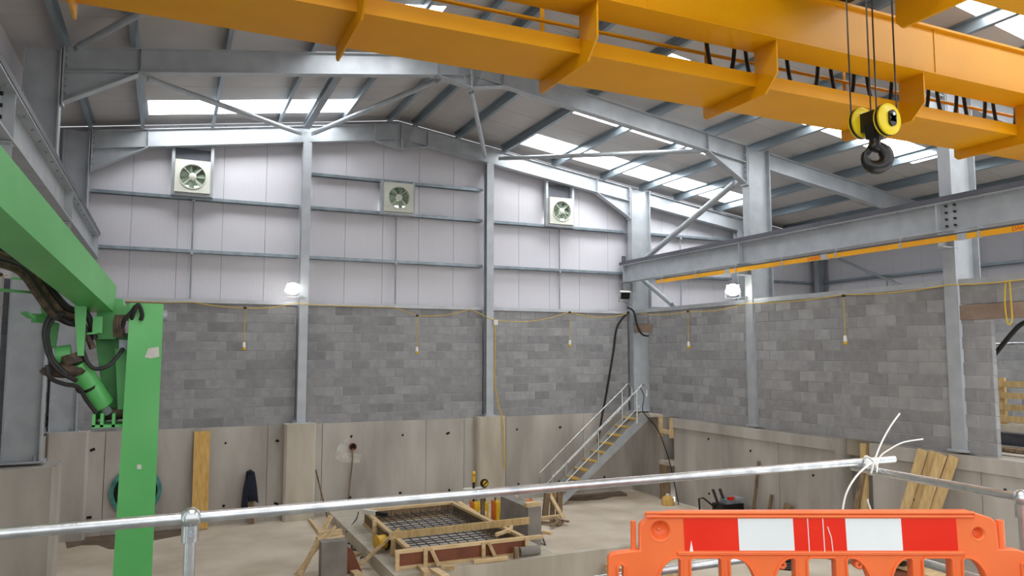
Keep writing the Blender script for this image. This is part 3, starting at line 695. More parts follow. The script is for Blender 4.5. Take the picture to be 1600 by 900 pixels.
MB().cyl((-.06,7.0,4.3),(-.02,7.0,4.3),.05,14).build('pivot_pin', 'galv_dark', dipper)
MB().prism([(-0.150, 6.948, 4.030),(-0.073, 6.948, 4.041),(-0.066, 6.948, 3.961),(-0.127, 6.948, 3.945),(-0.175, 6.948, 3.956)], (0,.003,0)).build('scuff', 'pad', dipper)
MB().prism([(-0.198, 6.948, 3.085),(-0.166, 6.948, 3.083),(-0.164, 6.948, 3.047),(-0.197, 6.948, 3.049)], (0,.003,0)).build('scuff', 'pad', dipper)
# boom head block and knuckle
MB().prism([(-0.559, 7.200, 4.448),(-0.367, 7.200, 4.449),(-0.345, 7.200, 4.367),(-0.411, 7.200, 4.106),(-0.554, 7.200, 4.105)], (0,.3,0)).build('boom_head', 'green', gb)
MB().prism([(-0.341, 7.100, 4.394),(-0.288, 7.100, 4.396),(-0.317, 7.100, 4.266),(-0.365, 7.100, 4.265)], (0,.2,0)).build('head_lug', 'green', gb)
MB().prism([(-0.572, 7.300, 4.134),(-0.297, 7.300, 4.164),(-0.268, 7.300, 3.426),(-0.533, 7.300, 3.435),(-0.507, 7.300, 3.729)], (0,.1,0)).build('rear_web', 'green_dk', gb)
MB().prism([(-0.405, 7.150, 4.025),(-0.309, 7.150, 4.025),(-0.289, 7.150, 3.518),(-0.366, 7.150, 3.520)], (0,.05,0)).build('side_rib', 'green', gb)
for a in ((145,645,152,664),(158,645,163,664),(176,645,181,664),(196,645,201,664)):
    pass
for px in ((-0.528, 7.050, 3.454), (-0.469, 7.050, 3.452), (-0.385, 7.050, 3.449)):
    MB().box(px[0]-.012, px[0]+.012, 7.0, 7.35, px[2]-.06, px[2]+.05).build('clevis_plate', 'green', gb)
MB().box(-.54, -.28, 7.0, 7.35, 3.385, 3.41).build('clevis_foot', 'green', gb)
MB().cyl((-0.480, 7.200, 3.478), (-0.314, 7.200, 3.488), .05, 12).build('clevis_pin', 'grime', gb, True)
cyl = MB().cyl((-0.674, 6.950, 3.906), (-0.477, 7.100, 3.568), .088, 20).build('ram_cylinder', 'green', gb, True)
MB().cyl((-0.588, 7.020, 3.740), (-0.579, 7.030, 3.724), .093, 20).build('ram_band', 'black', cyl)
MB().cyl((-0.477, 7.100, 3.568), (-0.440, 7.150, 3.501), .04, 12).build('ram_rod', 'galv', gb, True)
MB().cyl((-0.805, 6.950, 3.967), (-0.700, 6.950, 3.982), .075, 16).build('ram_head', 'green', gb, True)
MB().cyl((-0.700, 6.950, 3.982), (-0.674, 6.950, 3.906), .10, 16).build('ram_gland', 'grime', gb, True)
MB().ball((-0.750, 6.900, 3.847), .1, 12, (1.6,.8,.55)).build('valve_lump', 'grime', gb, True)
MB().prism([(-0.700, 6.850, 4.613),(-0.600, 6.850, 4.567),(-0.606, 6.850, 3.967),(-0.650, 6.850, 3.967),(-0.680, 6.850, 4.249)], (0,.025,0)).build('hanger_plate', 'green', gb)
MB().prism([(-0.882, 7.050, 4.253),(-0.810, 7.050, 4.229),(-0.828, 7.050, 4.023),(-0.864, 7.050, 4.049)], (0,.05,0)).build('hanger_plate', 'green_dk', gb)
for a, b, c in (((-1.130, 6.300, 4.433),(-0.899, 6.900, 4.453),(-0.879, 6.950, 4.249)), ((-1.017, 6.400, 4.523),(-0.878, 6.700, 4.547),(-0.864, 6.700, 4.690)), ((-1.014, 6.800, 4.299),(-0.969, 6.850, 4.258),(-0.879, 6.950, 4.259)), ((-0.613, 6.950, 4.141),(-0.528, 6.950, 4.152),(-0.528, 6.950, 4.282))):
    MB().bar(a, b, .07, .016).bar(b, c, .07, .016, (0,1,0)).build('hose_bracket', 'green', gb)
hoses = [
 [(-1.107, 5.900, 4.685),(-0.974, 6.200, 4.664),(-0.864, 6.600, 4.524),(-0.742, 6.900, 4.351),(-0.615, 7.000, 4.308),(-0.547, 7.000, 4.101)],
 [(-1.106, 5.900, 4.656),(-0.971, 6.200, 4.619),(-0.878, 6.600, 4.475),(-0.785, 6.900, 4.325),(-0.658, 7.000, 4.255),(-0.558, 7.000, 4.024)],
 [(-1.104, 5.900, 4.622),(-0.970, 6.200, 4.584),(-0.894, 6.600, 4.450),(-0.814, 6.900, 4.289),(-0.725, 7.000, 4.228),(-0.644, 7.100, 4.233)],
 [(-1.102, 5.900, 4.588),(-0.968, 6.200, 4.557),(-0.909, 6.600, 4.426),(-0.834, 6.850, 4.286),(-0.771, 7.000, 4.264),(-0.668, 7.100, 4.270)]]
for i, h in enumerate(hoses): MB().tube(smooth_path(h), .026, 8).build('hose', 'grime' if i % 2 else 'rubber', gb, True)
for h in ([(-0.759, 6.880, 4.299),(-0.850, 6.850, 4.271),(-0.879, 6.820, 4.145),(-0.839, 6.800, 3.972),(-0.765, 6.800, 3.849),(-0.645, 6.850, 3.772)],
          [(-0.783, 6.900, 4.289),(-0.841, 6.860, 4.231),(-0.860, 6.850, 4.121),(-0.814, 6.820, 3.948),(-0.710, 6.820, 3.823)],
          [(-0.844, 6.800, 3.899),(-0.822, 6.800, 3.801),(-0.731, 6.850, 3.748),(-0.639, 6.900, 3.720),(-0.581, 6.950, 3.615),(-0.513, 7.000, 3.509)],
          [(-0.613, 6.900, 4.150),(-0.614, 6.880, 3.997),(-0.542, 6.880, 3.871),(-0.440, 6.900, 3.885),(-0.369, 6.950, 3.972),(-0.341, 7.000, 4.024)],
          [(-0.288, 7.000, 4.236),(-0.273, 6.920, 4.312),(-0.238, 6.900, 4.385),(-0.207, 6.920, 4.313),(-0.215, 6.940, 4.261)],
          [(-0.355, 7.000, 4.156),(-0.334, 6.950, 4.259),(-0.288, 6.930, 4.322),(-0.257, 6.930, 4.376)]):
    MB().tube(smooth_path(h), .017, 8).build('hose', 'rubber', gb, True)
for i in range(4): MB().cyl((-0.391, 7.100, 4.211), (-0.286, 7.100, 4.213), .02, 8).build('hose_coil', 'grime', gb) if False else MB().tube(smooth_path([(-.40+i*.022,7.0,4.30),(-.41+i*.022,6.97,4.22),(-.40+i*.022,7.0,4.12)]), .013, 6).build('hose_coil', 'grime', gb, True)
MB().prism([(-0.374, 7.050, 4.104),(-0.298, 7.050, 4.094),(-0.304, 7.050, 4.009),(-0.371, 7.050, 4.025)], (0,.06,0)).build('coupling', 'galv_dark', gb)

# ---------------------------------------------------------------- guard rails
def rail_fit(c, parent, r=.042):
    c = Vector(c); MB().ball(c, r*1.12, 14).build('rail_fitting', 'tube', parent, True)
    MB().cyl(c-Vector((0,0,.10)), c, r*.85, 14).build('fitting_collar', 'tube', parent, True)
    MB().cyl(c-Vector((0,.06,.06)), c-Vector((0,.03,.06)), .012, 6).build('grub_screw', 'galv_dark', parent)
g1 = thing('guard_rail', 'silver scaffold tube guard rail running the whole width in the foreground', 'railing', (1.5,3.65,ZC))
MB().cyl((-2.3,3.62,3.27),(4.52,3.68,3.27),.0245,16).build('top_tube', 'tube', g1, True)
MB().cyl((-2.3,3.60,2.77),(4.35,3.63,2.77),.0245,16).build('middle_tube', 'tube', g1, True)
for x in (.115, -2.0):
    MB().cyl((x,3.635,ZC),(x,3.635,3.27),.0245,16).build('upright', 'tube', g1, True); rail_fit((x,3.64,3.27), g1)
    MB().cyl((x,3.635,ZC),(x,3.635,ZC+.012),.08,16).build('base_flange', 'tube', g1)
g2 = thing('guard_rail', 'silver scaffold tube guard rail returning toward the camera at the right edge', 'railing', (4.2,2.2,ZC))
MB().cyl((4.245,3.78,3.22),(3.995,.6,3.22),.0245,16).build('top_tube', 'tube', g2, True)
MB().cyl((4.235,3.75,2.73),(3.99,.6,2.73),.0245,16).build('middle_tube', 'tube', g2, True)
for x, y in ((4.145,2.60),(4.01,.8)):
    MB().cyl((x,y,ZC),(x,y,3.22),.0245,16).build('upright', 'tube', g2, True); rail_fit((x,y,3.22), g2)
    MB().cyl((x,y,ZC),(x,y,ZC+.012),.08,16).build('base_flange', 'tube', g2)
def strap(pts, lab, r=.005, wraps=None):
    t = thing('cable_tie', lab, 'cable tie', pts[0], 'white cable ties on the rail corner')
    MB().tube(smooth_path(pts), [r]*((len(pts)-1)*6+1), 6).build('tail', 'white_plastic', t, True)
    if wraps:
        c, ax = wraps; MB().ring(c, ax, .05, .062, .012, 20).build('loop', 'white_plastic', t)
strap([(4.148, 3.550, 3.214),(4.230, 3.580, 3.308),(4.319, 3.600, 3.404),(4.409, 3.600, 3.505),(4.499, 3.600, 3.583)], 'white cable tie with long tail pointing up from the rail corner', .006, ((4.26,3.66,3.25),(.3,-.6,.2)))
strap([(4.141, 3.500, 3.230),(4.241, 3.560, 3.309),(4.387, 3.600, 3.351),(4.524, 3.600, 3.391),(4.713, 3.600, 3.403)], 'white cable tie whose thin tail curves out to the right', .0045, ((4.22,3.62,3.25),(1,-.1,.2)))
strap([(4.157, 3.550, 3.279),(4.087, 3.550, 3.251),(3.999, 3.550, 3.192),(3.921, 3.550, 3.102),(3.883, 3.550, 2.995)], 'white cable tie tail arching down to the left behind the barrier', .006)
strap([(4.130, 3.500, 2.668),(4.204, 3.550, 2.707),(4.231, 3.550, 2.764),(4.119, 3.550, 3.015),(4.110, 3.550, 3.056)], 'white cable tie around the lower rail corner behind the barrier', .006)

# ---------------------------------------------------------------- orange pedestrian barrier
bx = thing('pedestrian_barrier', 'orange plastic pedestrian barrier with red and white reflective board', 'barrier', (2.74,2.64,ZC))
bx.rotation_euler = (0, 0, R(-24.4))
K = .00301
def U(px, py): return ((px-1265)*K, (900-py)*K+.675)
def curve_mesh(name, outer, holes, depth, m, parent, bev=.006, off=(0,0,0)):
    cu = bpy.data.curves.new(name, 'CURVE'); cu.dimensions = '2D'; cu.fill_mode = 'BOTH'; cu.extrude = depth/2-bev; cu.bevel_depth = bev; cu.bevel_resolution = 1
    for loop in [outer]+holes:
        sp = cu.splines.new('POLY'); sp.points.add(len(loop)-1); sp.use_cyclic_u = True
        for p, q in zip(sp.points, loop): p.co = (q[0], q[1], 0, 1)
    tmp = bpy.data.objects.new('tmp', cu); COL.objects.link(tmp)
    me = bpy.data.meshes.new_from_object(tmp.evaluated_get(bpy.context.evaluated_depsgraph_get())); bpy.data.objects.remove(tmp)
    for v in me.vertices: v.co = Vector((v.co.x+off[0], -v.co.z+off[1], v.co.y+off[2]))
    me.flip_normals()
    me.materials.clear(); me.materials.append(M[m]); o = bpy.data.objects.new(name, me); COL.objects.link(o); o.parent = parent; return o
def quarter(x0, x1, ytop, ybot, side):
    """arch opening: straight on one side, curved on the other; side 'l' = curve at left"""
    pts = []; n = 9; hgt = min(46, ybot-ytop)
    if side == 'l':
        pts = [(x1, ybot), (x1, ytop+4), (x1-4, ytop)]
        for i in range(n+1):
            a = i/n*math.pi/2; pts.append((x0+(x1-6-x0)*(1-math.sin(a)), ytop+hgt*(1-math.cos(a))))
        pts.append((x0, ybot))
    else:
        pts = [(x0, ybot), (x0, ytop+4), (x0+4, ytop)]
        for i in range(n+1):
            a = i/n*math.pi/2; pts.append((x1-(x1-6-x0)*(1-math.sin(a)), ytop+hgt*(1-math.cos(a))))
        pts.append((x1, ybot))
    return [U(*p) for p in pts]
def rect(x0, x1, y0, y1, c=4): return [U(*p) for p in ((x0,y1),(x0,y0+c),(x0+c,y0),(x1-c,y0),(x1,y0+c),(x1,y1))]
YB_ = 1075
outer = [U(*p) for p in ((945,1100),(945,860),(949,854),(960,852),(985,849),(993,849),(993,812),(998,806),(1035,792),(1490,791),(1522,801),(1528,808),(1530,847),(1560,848),(1580,855),(1586,864),(1586,1100))]
holes = [rect(957,967,866,1060), rect(1564,1574,863,1060)]
for a, b, c, d, e, f in ((1016,1053,1066,1114,1125,1166),(1191,1225,1242,1286,1301,1338),(1366,1401,1415,1460,1475,1513)):
    holes += [quarter(a, b, 857, YB_, 'l'), rect(c, d, 857, YB_), quarter(e, f, 857, YB_, 'r')]
dishes = ((1022,818,.046),(1501,822,.03))
body_holes = holes+[[(U(px,py)[0]+r0*1.02*math.cos(2*math.pi*k/24), U(px,py)[1]+r0*1.02*math.sin(2*math.pi*k/24)) for k in range(24)] for px, py, r0 in dishes]
curve_mesh('body', outer, body_holes, .05, 'orange', bx)
# raised rims round each opening and along the board
def rim(loop, name='rim', r=.006):
    pts = [Vector((p[0], -.028, p[1])) for p in loop]+[Vector((loop[0][0], -.028, loop[0][1]))]
    mb = MB(); mb.tube(pts, r, 6); me = bpy.data.meshes.new(name); me.from_pydata([tuple(v) for v in mb.v], [], mb.f); me.materials.append(M['orange'])
    o = bpy.data.objects.new(name, me); COL.objects.link(o); o.parent = bx; return o
for h in holes: rim(h)
rim([U(1000,797), U(1495,797), U(1495,791.5), U(1000,791.5)], 'top_lip', .008)
rim([U(1048,850), U(1478,850), U(1478,852), U(1048,852)], 'board_ledge', .006)
def blocal(mb, name, m):
    me = bpy.data.meshes.new(name); me.from_pydata([tuple(v) for v in mb.v], [], mb.f); me.materials.append(M[m])
    bm = bmesh.new(); bm.from_mesh(me); bmesh.ops.recalc_face_normals(bm, faces=bm.faces); bm.to_mesh(me); bm.free()
    for p in me.polygons: p.use_smooth = len(p.vertices) == 4 and len(me.polygons) > 30
    o = bpy.data.objects.new(name, me); COL.objects.link(o); o.parent = bx; return o
tl = ((1057,1139,'red'),(1139,1222,'white'),(1222,1301,'red'),(1301,1385,'white'),(1385,1468,'red'))
for i, (a, b, m) in enumerate(tl):
    q = [U(a,799), U(b,799), U(b+1.5,847), U(a+1.5,847)]
    mb = MB(); mb.prism([(p[0],-.0275,p[1]) for p in q], (0,.004,0)); blocal(mb, 'reflective_panel', m)
for px in (1244, 1267):   # scratches across the middle red panel
    p, q = U(px,799), U(px+1.5,852); mb = MB(); mb.bar((p[0],-.0285,p[1]), (q[0],-.0285,q[1]), .0035, .002, (0,1,0)); blocal(mb, 'scratch', 'white_plastic')
p, q, r_ = U(1274,812), U(1279,828), U(1281,852); mb = MB(); mb.tube([(v[0],-.0285,v[1]) for v in (p, q, r_)], .0022, 5); blocal(mb, 'scratch', 'white_plastic')
mb = MB(); mb.prism([(v[0],-.0285,v[1]) for v in (U(1065.5,848), U(1068,832), U(1071,849))], (0,.002,0)); blocal(mb, 'scratch', 'white_plastic')
for px, py, r0 in dishes:
    c = U(px, py); mb = MB(); n = 24; vs = []; fs = []
    prof = [(1.14,-.024),(1.08,-.027),(1.0,-.022),(.85,-.006),(.6,.008),(.3,.014),(.0,.015)]
    for rr, yy in prof:
        for k in range(n): vs.append((c[0]+rr*r0*math.cos(2*math.pi*k/n), yy, c[1]+rr*r0*math.sin(2*math.pi*k/n)))
    for i in range(len(prof)-1):
        for k in range(n): fs.append((i*n+k, i*n+(k+1) % n, (i+1)*n+(k+1) % n, (i+1)*n+k))
    mb.add(vs, fs); blocal(mb, 'dish', 'orange')
    mb = MB(); mb.ball((c[0],.012,c[1]), .008, 8); blocal(mb, 'dish_centre', 'orange2')
for a, b, y0 in ((978,987,805),(1533,1546,804)):
    p, q = U(a, y0), U(b, 850); mb = MB(); xc = (p[0]+q[0])/2; r_ = (q[0]-p[0])/2
    mb.cyl((xc,0,q[1]-.02), (xc,0,p[1]), r_, 16, r_*.9); blocal(mb, 'coupling_peg', 'orange')
for px, py in ((1205,869),(1321,869)):
    c = U(px, py); mb = MB(); mb.ring((c[0],0,c[1]), (0,1,0), .006, .019, .045, 18); blocal(mb, 'hanging_eye', 'orange')
for px in (1179, 1355):
    p = U(px, 892); mb = MB(); mb.box(p[0]-.008, p[0]+.008, -.034, -.024, .1, p[1]); blocal(mb, 'stiffening_rib', 'orange')
for px in (1010, 1520):
    p = U(px, 1100); mb = MB(); mb.box(p[0]-.05, p[0]+.05, -.25, .25, 0, .075); blocal(mb, 'foot', 'rubber')

# ---------------------------------------------------------------- loose timber and site items
def timber(p0, p1, w_, h_, lab, m='wood', name='timber_batten', up=(0,0,1), cat='timber', group='loose timber on the site floor'):
    o = MB().bar(p0, p1, w_, h_, up).build(name, m); return tag(o, lab, cat, group)
timber((.79,18.93,.02),(.79,19.21,2.19),.345,.045,'tall yellow scaffold board leaning upright on the back wall','wood_yellow','scaffold_board',(1,0,0) if False else (0,1,0),'board','boards leaning on the concrete walls')
# jacket over a stub of timber
timber((1.93,19.12,0),(1.93,19.21,1.15),.11,.05,'short timber upright with a navy jacket hung over it','wood_old','timber_stub',(0,1,0),'timber')
jk = thing('jacket', 'navy work jacket hung on the back wall above the floor', 'jacket', (1.9,19.1,.3))
def puffy(pts, y, th, m, name, parent):
    c = Vector((sum(p[0] for p in pts)/len(pts), y, sum(p[1] for p in pts)/len(pts))); n = len(pts)
    vs = [(x, y, z) for x, z in pts]+[(c.x+(x-c.x)*.7, y-th, c.z+(z-c.z)*.75) for x, z in pts]+[(c.x, y-th*1.2, c.z)]+[(x, y+.03, z) for x, z in pts]
    fs = [(i, (i+1) % n, (i+1) % n+n, i+n) for i in range(n)]+[(i+n, (i+1) % n+n, 2*n) for i in range(n)]+[((i+1) % n, i, i+2*n+1, (i+1) % n+2*n+1) for i in range(n)]+[tuple(range(3*n, 2*n, -1))]
    return MB().add(vs, fs).build(name, m, parent, True)
P2 = lambda p: (p[0], p[2])
puffy([P2((1.780, 19.080, 1.221)),P2((1.865, 19.080, 1.261)),P2((1.968, 19.080, 1.195)),P2((2.018, 19.080, 0.939)),P2((2.075, 19.080, 0.474)),P2((1.987, 19.080, 0.526)),P2((1.844, 19.080, 0.522)),P2((1.754, 19.080, 0.662)),P2((1.757, 19.080, 1.030))], 19.08, .08, 'navy', 'jacket_body', jk)
puffy([P2((1.779, 19.050, 1.181)),P2((1.845, 19.050, 0.881)),P2((1.832, 19.050, 0.337)),P2((1.676, 19.050, 0.335)),P2((1.718, 19.050, 0.816))], 19.05, .06, 'navy', 'sleeve', jk)
puffy([P2((1.791, 19.040, 1.226)),P2((1.861, 19.040, 1.274)),P2((1.949, 19.040, 1.216)),P2((1.879, 19.040, 1.147))], 19.03, .05, 'navy', 'collar', jk)
# teal flange pipe on the wall and the small pipe hole
fp = thing('pipe_flange', 'round teal pipe flange with dark bore on the wall behind the green arm', 'pipe', (-.55,19.25,.43))
MB().ring((-.55,19.19,.92), (0,1,0), .44, .53, .08, 40).build('flange_ring', 'teal', fp, True)
MB().cyl((-.55,19.238,.92),(-.55,19.2,.92),.44,32).build('bore', 'dark', fp)  # flat dark disc on the wall, painted shade of the open pipe
for k in range(12):
    a = 2*math.pi*k/12; MB().cyl((-.55+.465*math.cos(a),19.15,.92+.465*math.sin(a)),(-.55+.465*math.cos(a),19.11,.92+.465*math.sin(a)),.025,6).build('flange_bolt', 'teal', fp)
sp_ = thing('pipe_sleeve', 'small round red-rimmed pipe hole in the concrete with a cable coming out', 'pipe', (4.32,19.25,1.55))
MB().ring((4.32,19.22,1.66), (0,1,0), .075, .095, .05, 24).build('sleeve_rim', 'ply', sp_)
MB().cyl((4.32,19.247,1.66),(4.32,19.23,1.66),.078,20).build('bore', 'dark', sp_)  # dark disc again, shade of the hole put into its colour
t = thing('black_cable', 'dark cable dropping from the small round hole in the back wall', 'cable', (4.3,19.2,.1))
MB().tube(smooth_path([(4.32,19.22,1.62),(4.3,19.17,1.3),(4.26,19.18,.8),(4.24,19.15,.3),(4.4,18.9,.27)]), .016, 6).build('cable', 'wood_old', t)
# timbers stacked by the concrete stub at lower left of the slab
cs = MB().box(2.62, 3.08, 14.0, 14.25, 0, .62).build('concrete_stub', 'concrete_dk'); tag(cs, 'grey concrete stub block standing on the floor left of the foundation', 'concrete block')
po = MB().prism([(3.1,14.1,0),(3.38,14.1,0),(3.33,14.1,.12),(3.2,14.1,.42),(3.1,14.1,.48)], (0,.03,0)).build('plywood_offcut', 'ply'); tag(po, 'red-brown plywood offcut leaning beside the grey concrete stub', 'plywood')
for a, b, w_, lab in (
 ((2.300, 14.335, 0.000),(2.970, 15.000, 0.876),.09,'long pale timber leaning on the concrete stub, rearmost of the bundle'),
 ((2.249, 14.445, 0.000),(2.938, 14.400, 0.807),.07,'pale timber batten crossing over the bundle by the stub'),
 ((2.585, 14.300, 0.643),(3.101, 14.600, 0.622),.06,'short batten lying across the top of the concrete stub'),
 ((2.626, 14.200, 0.582),(3.095, 14.400, 0.607),.07,'flat offcut on the concrete stub nearest the camera'),
 ((2.631, 14.500, 0.699),(3.130, 14.800, 0.637),.05,'thin batten lying behind the offcuts on the stub'),
 ((3.226, 18.813, 0.040),(3.210, 17.002, 0.040),.06,'thin dark batten sloping behind the timber bundle'),
 ((3.328, 14.326, 0.020),(4.131, 14.300, 0.670),.08,'pale timber strut leaning from the floor onto the formwork corner'),
 ((3.230, 15.105, 0.030),(3.612, 15.296, 0.030),.07,'short offcut on the floor right of the plywood offcut'),
 ((3.716, 17.096, 0.040),(3.767, 16.623, 0.040),.12,'small wood block on the floor left of the slab kerb'),
 ((3.218, 14.205, 0.040),(3.251, 13.835, 0.040),.14,'wood wedge at the foot of the leaning strut')):
    timber(a, b, w_, .045, lab)
o = MB().cyl((3.66,18.85,0),(3.41,19.2,1.15),.018,8).build('steel_bar', 'wood_old'); tag(o, 'thin rusty bar leaning on the wall right of the first pier', 'bar')
t = thing('black_cable', 'thin dark cable snaking over the floor beside the kerb', 'cable', (3.4,15.3,0))
MB().tube(smooth_path([(3.433, 16.400, 0.015),(3.631, 16.192, 0.015),(3.575, 15.759, 0.015),(3.754, 15.349, 0.015),(3.561, 15.018, 0.015),(3.789, 15.333, 0.015)]), .012, 6).build('cable', 'rubber', t)
t = thing('black_cable', 'thin dark cable draped from the formwork over the kerb', 'cable', (3.6,16.5,0))
MB().tube(smooth_path([(3.593, 17.181, 0.020),(3.879, 17.454, 0.020),(3.6,16.5,.2),(3.982, 17.286, 0.270),(4.076, 17.454, 0.400)]), .012, 6).build('cable', 'rubber', t)

# formwork box and rebar mat on the slab
fw = thing('formwork', 'timber and red-brown plywood shuttering box on the raised slab', 'formwork', (5,15,.25))
def side(p0, p1, h=.30, face='ply'):
    p0, p1 = Vector(p0), Vector(p1)
    MB().bar(p0+Vector((0,0,h/2)), p1+Vector((0,0,h/2)), .02, h-.06).build('plywood_face', face, fw)
    for z in (.03, h): MB().bar(p0+Vector((0,0,z)), p1+Vector((0,0,z)), .09, .055).build('rail', 'wood', fw)
side((3.72,13.12,.25),(6.25,13.1,.25)); side((4.0,13.25,.25),(4.06,16.75,.25),.30,'wood_old'); side((6.2,13.2,.25),(6.12,16.8,.25),.30,'wood_old'); side((4.06,16.8,.25),(6.12,16.85,.25),.30,'wood_old')
for x in (3.74, 4.25, 5.35, 6.22): MB().bar((x,13.06,.25),(x,13.06,.57),.07,.05,(0,1,0)).build('stud', 'wood', fw)
for x in (4.35, 5.45): MB().bar((x,13.05,.56),(x+.13,12.99,.27),.09,.05).build('strut', 'wood', fw)
for y in (14.0, 15.4): MB().bar((3.93,y,.25),(3.93,y,.62),.08,.06,(0,1,0)).build('stud', 'wood', fw)
rb = thing('rebar_mat', 'dark steel rebar mesh lying inside the formwork box', 'rebar', (5,15,.3))
for zl in (.44,):
    for i in range(19): MB().cyl((4.12,13.3+i*.18,zl+random.uniform(-.012,.012)),(6.1,13.3+i*.185+random.uniform(-.03,.03),zl+.01),.009,5).build('bar', 'rebar', rb)
    for i in range(11): MB().cyl((4.15+i*.19,13.25,zl+.02),(4.15+i*.19+random.uniform(-.03,.03),16.7,zl+.02),.009,5).build('bar', 'rebar', rb)
s_ = MB().box(4.1, 6.1, 13.22, 16.75, .25, .27).build('blinding_sheet', 'concrete'); tag(s_, 'grey concrete blinding under the rebar mesh', 'slab')
timber((3.85,14.0,.625),(6.75,14.05,.64),.06,.13,'long yellow timber laid across the top of the formwork','wood_plank','timber_beam',cat='timber')
for a, b, w_, lab in (
 ((6.05,13.5,.60),(6.28,13.85,.60),.05,'small pale offcut lying on the rebar, first of three'),((5.75,13.42,.585),(6.15,13.62,.60),.05,'pale offcut lying crosswise on the rebar by the right board'),
 ((4.5,12.9,.27),(4.7,12.75,.27),.1,'offcut on the slab under the left formwork strut'),
 ((5.1,12.9,.29),(5.75,12.87,.29),.07,'pale batten lying on the slab edge below the right strut'),
 ((4.275, 12.692, 0.300),(4.325, 12.177, 0.300),.14,'chunky timber block end at the bottom edge below the formwork'),
 ((4.184, 13.203, 0.270),(4.136, 12.581, 0.270),.12,'short timber packer on the slab in front of the left strut'),
 ((6.3,14.6,.42),(6.5,17.4,.42),.1,'long board running back beside the right side of the formwork'),
 ((6.25,13.2,.52),(6.62,13.2,.52),.1,'stub timber nailed on the right front formwork corner'),
 ((6.42,15.7,.25),(6.42,15.72,.95),.09,'dark timber stake standing beside the right formwork board'),
 ((7.25,16.55,0),(7.32,16.6,.62),.1,'brown timber stake standing right of the yellow lamps'),
 ((7.146, 16.000, 0.554),(7.014, 15.600, 0.289),.08,'pale upright batten behind the grey upstand'),
 ((6.963, 15.800, 0.506),(7.824, 16.200, 0.478),.08,'pale batten resting on the grey upstand'),
 ((7.076, 15.600, 0.491),(7.630, 15.900, 0.489),.09,'thicker batten under the pale one on the upstand'),
 ((7.734, 16.900, 0.603),(7.883, 16.498, 0.020),.11,'whitish board leaning behind the upstand')):
    timber(a, b, w_, .06, lab, 'wood_old' if 'dark' in lab or 'brown' in lab else 'wood')
# right upstand
us = MB().box(6.8, 7.1, 14.2, 15.6, 0, .86).build('concrete_upstand', 'concrete_dk')
tag(us, 'smooth grey concrete upstand block at the right of the formwork', 'concrete block')
timber((6.78,14.3,.9),(7.12,14.32,.9),.14,.08,'pale wood block lying on the near end of the grey upstand')
rl = MB().cyl((6.05,13.0,.34),(6.45,13.0,.34),.085,18).build('concrete_roll', 'concrete_dk', None, True); tag(rl, 'grey cylindrical concrete test piece lying in front of the formwork corner', 'cylinder')
timber((5.95,12.93,.25),(5.95,12.93,.45),.08,.08,'brown wood chock beside the concrete cylinder','wood_old',up=(0,1,0))
# yellow site lamps and gear near the second pier
def site_lamp(c, lab, sc_=1):
    t = thing('site_lamp', lab, 'lamp', c, 'yellow site lamps'); x, y, z = c
    MB().box(x-.12*sc_, x+.12*sc_, y-.1*sc_, y+.1*sc_, z, z+.28*sc_).build('case', 'tool_yellow', t)
    MB().ball((x+.02,y-.1*sc_,z+.12*sc_), .07*sc_, 10).build('lens', 'lamp_glass', t, True)
    MB().tube(smooth_path([(x-.1*sc_,y,z+.28*sc_),(x-.08*sc_,y,z+.36*sc_),(x+.08*sc_,y,z+.36*sc_),(x+.1*sc_,y,z+.28*sc_)]), .016, 6).build('carry_handle', 'black', t, True)
    MB().box(x-.14*sc_, x-.12*sc_, y-.1, y+.1, z, z+.3*sc_).build('side_guard', 'tool_orange', t)
site_lamp((6.98,17.3,0), 'yellow site lamp left of the dark stake by the second pier', 1.5)
site_lamp((7.5,17.2,0), 'yellow site lamp right of the dark stake by the second pier', 1.5)
tb = thing('tripod_light', 'slim yellow and black pole with a yellow cap by the second pier', 'stand', (6.95,17.6,0))
MB().cyl((6.95,17.6,.0),(6.95,17.6,.85),.03,10).build('pole', 'black', tb, True); MB().cyl((6.95,17.6,.85),(6.95,17.6,1.0),.04,10).build('sleeve', 'tool_yellow', tb, True)
MB().ball((6.95,17.6,1.06), .05, 10, (1,1,1.2)).build('cap', 'tool_yellow', tb, True); MB().cyl((6.95,17.6,.0),(6.95,17.6,.03),.14,16).build('foot', 'black', tb)
MB().box(6.72, 7.3, 17.45, 17.75, .66, .70).build('shelf_board', 'white_plastic', tb)
ds = thing('cable_reel', 'round black and yellow cable reel on the white shelf by the second pier', 'reel', (7.2,17.5,.7))
MB().ring((7.19,17.5,.82), (.3,-1,0), .03, .105, .06, 24).build('drum_flange', 'black', ds, True); MB().ring((7.19,17.48,.82), (.3,-1,0), .02, .07, .07, 20).build('drum', 'tool_yellow', ds, True)
MB().bar((7.13,17.44,.78),(7.25,17.46,.87),.03,.03).build('crank', 'black', ds)
o = thing('cable_reel', 'orange cable reel on the floor left of the stair foot', 'reel', (8.35,17.6,0))
MB().cyl((8.2,17.6,.17),(8.5,17.55,.17),.16,20).build('drum', 'tool_orange', o, True)
for x in (8.18, 8.5): MB().ring((x,17.58,.17), (1,-.1,0), .02, .17, .02, 20).build('drum_flange', 'black', o)
o = thing('cable_coil', 'heap of yellow hose coiled on the floor left of the orange reel', 'hose', (7.85,17.5,0))
for i in range(4): MB().tube([(7.85+(.17+.02*i)*math.cos(a*.4)+.02*i, 17.5+.15*math.sin(a*.4), .03+.05*i+.02*math.sin(a)) for a in range(17)], .024, 6).build('coil', 'tool_yellow', o, True)
o = thing('power_tool', 'grey power tool lying on the floor behind the grey upstand', 'tool', (7.4,16.2,0))
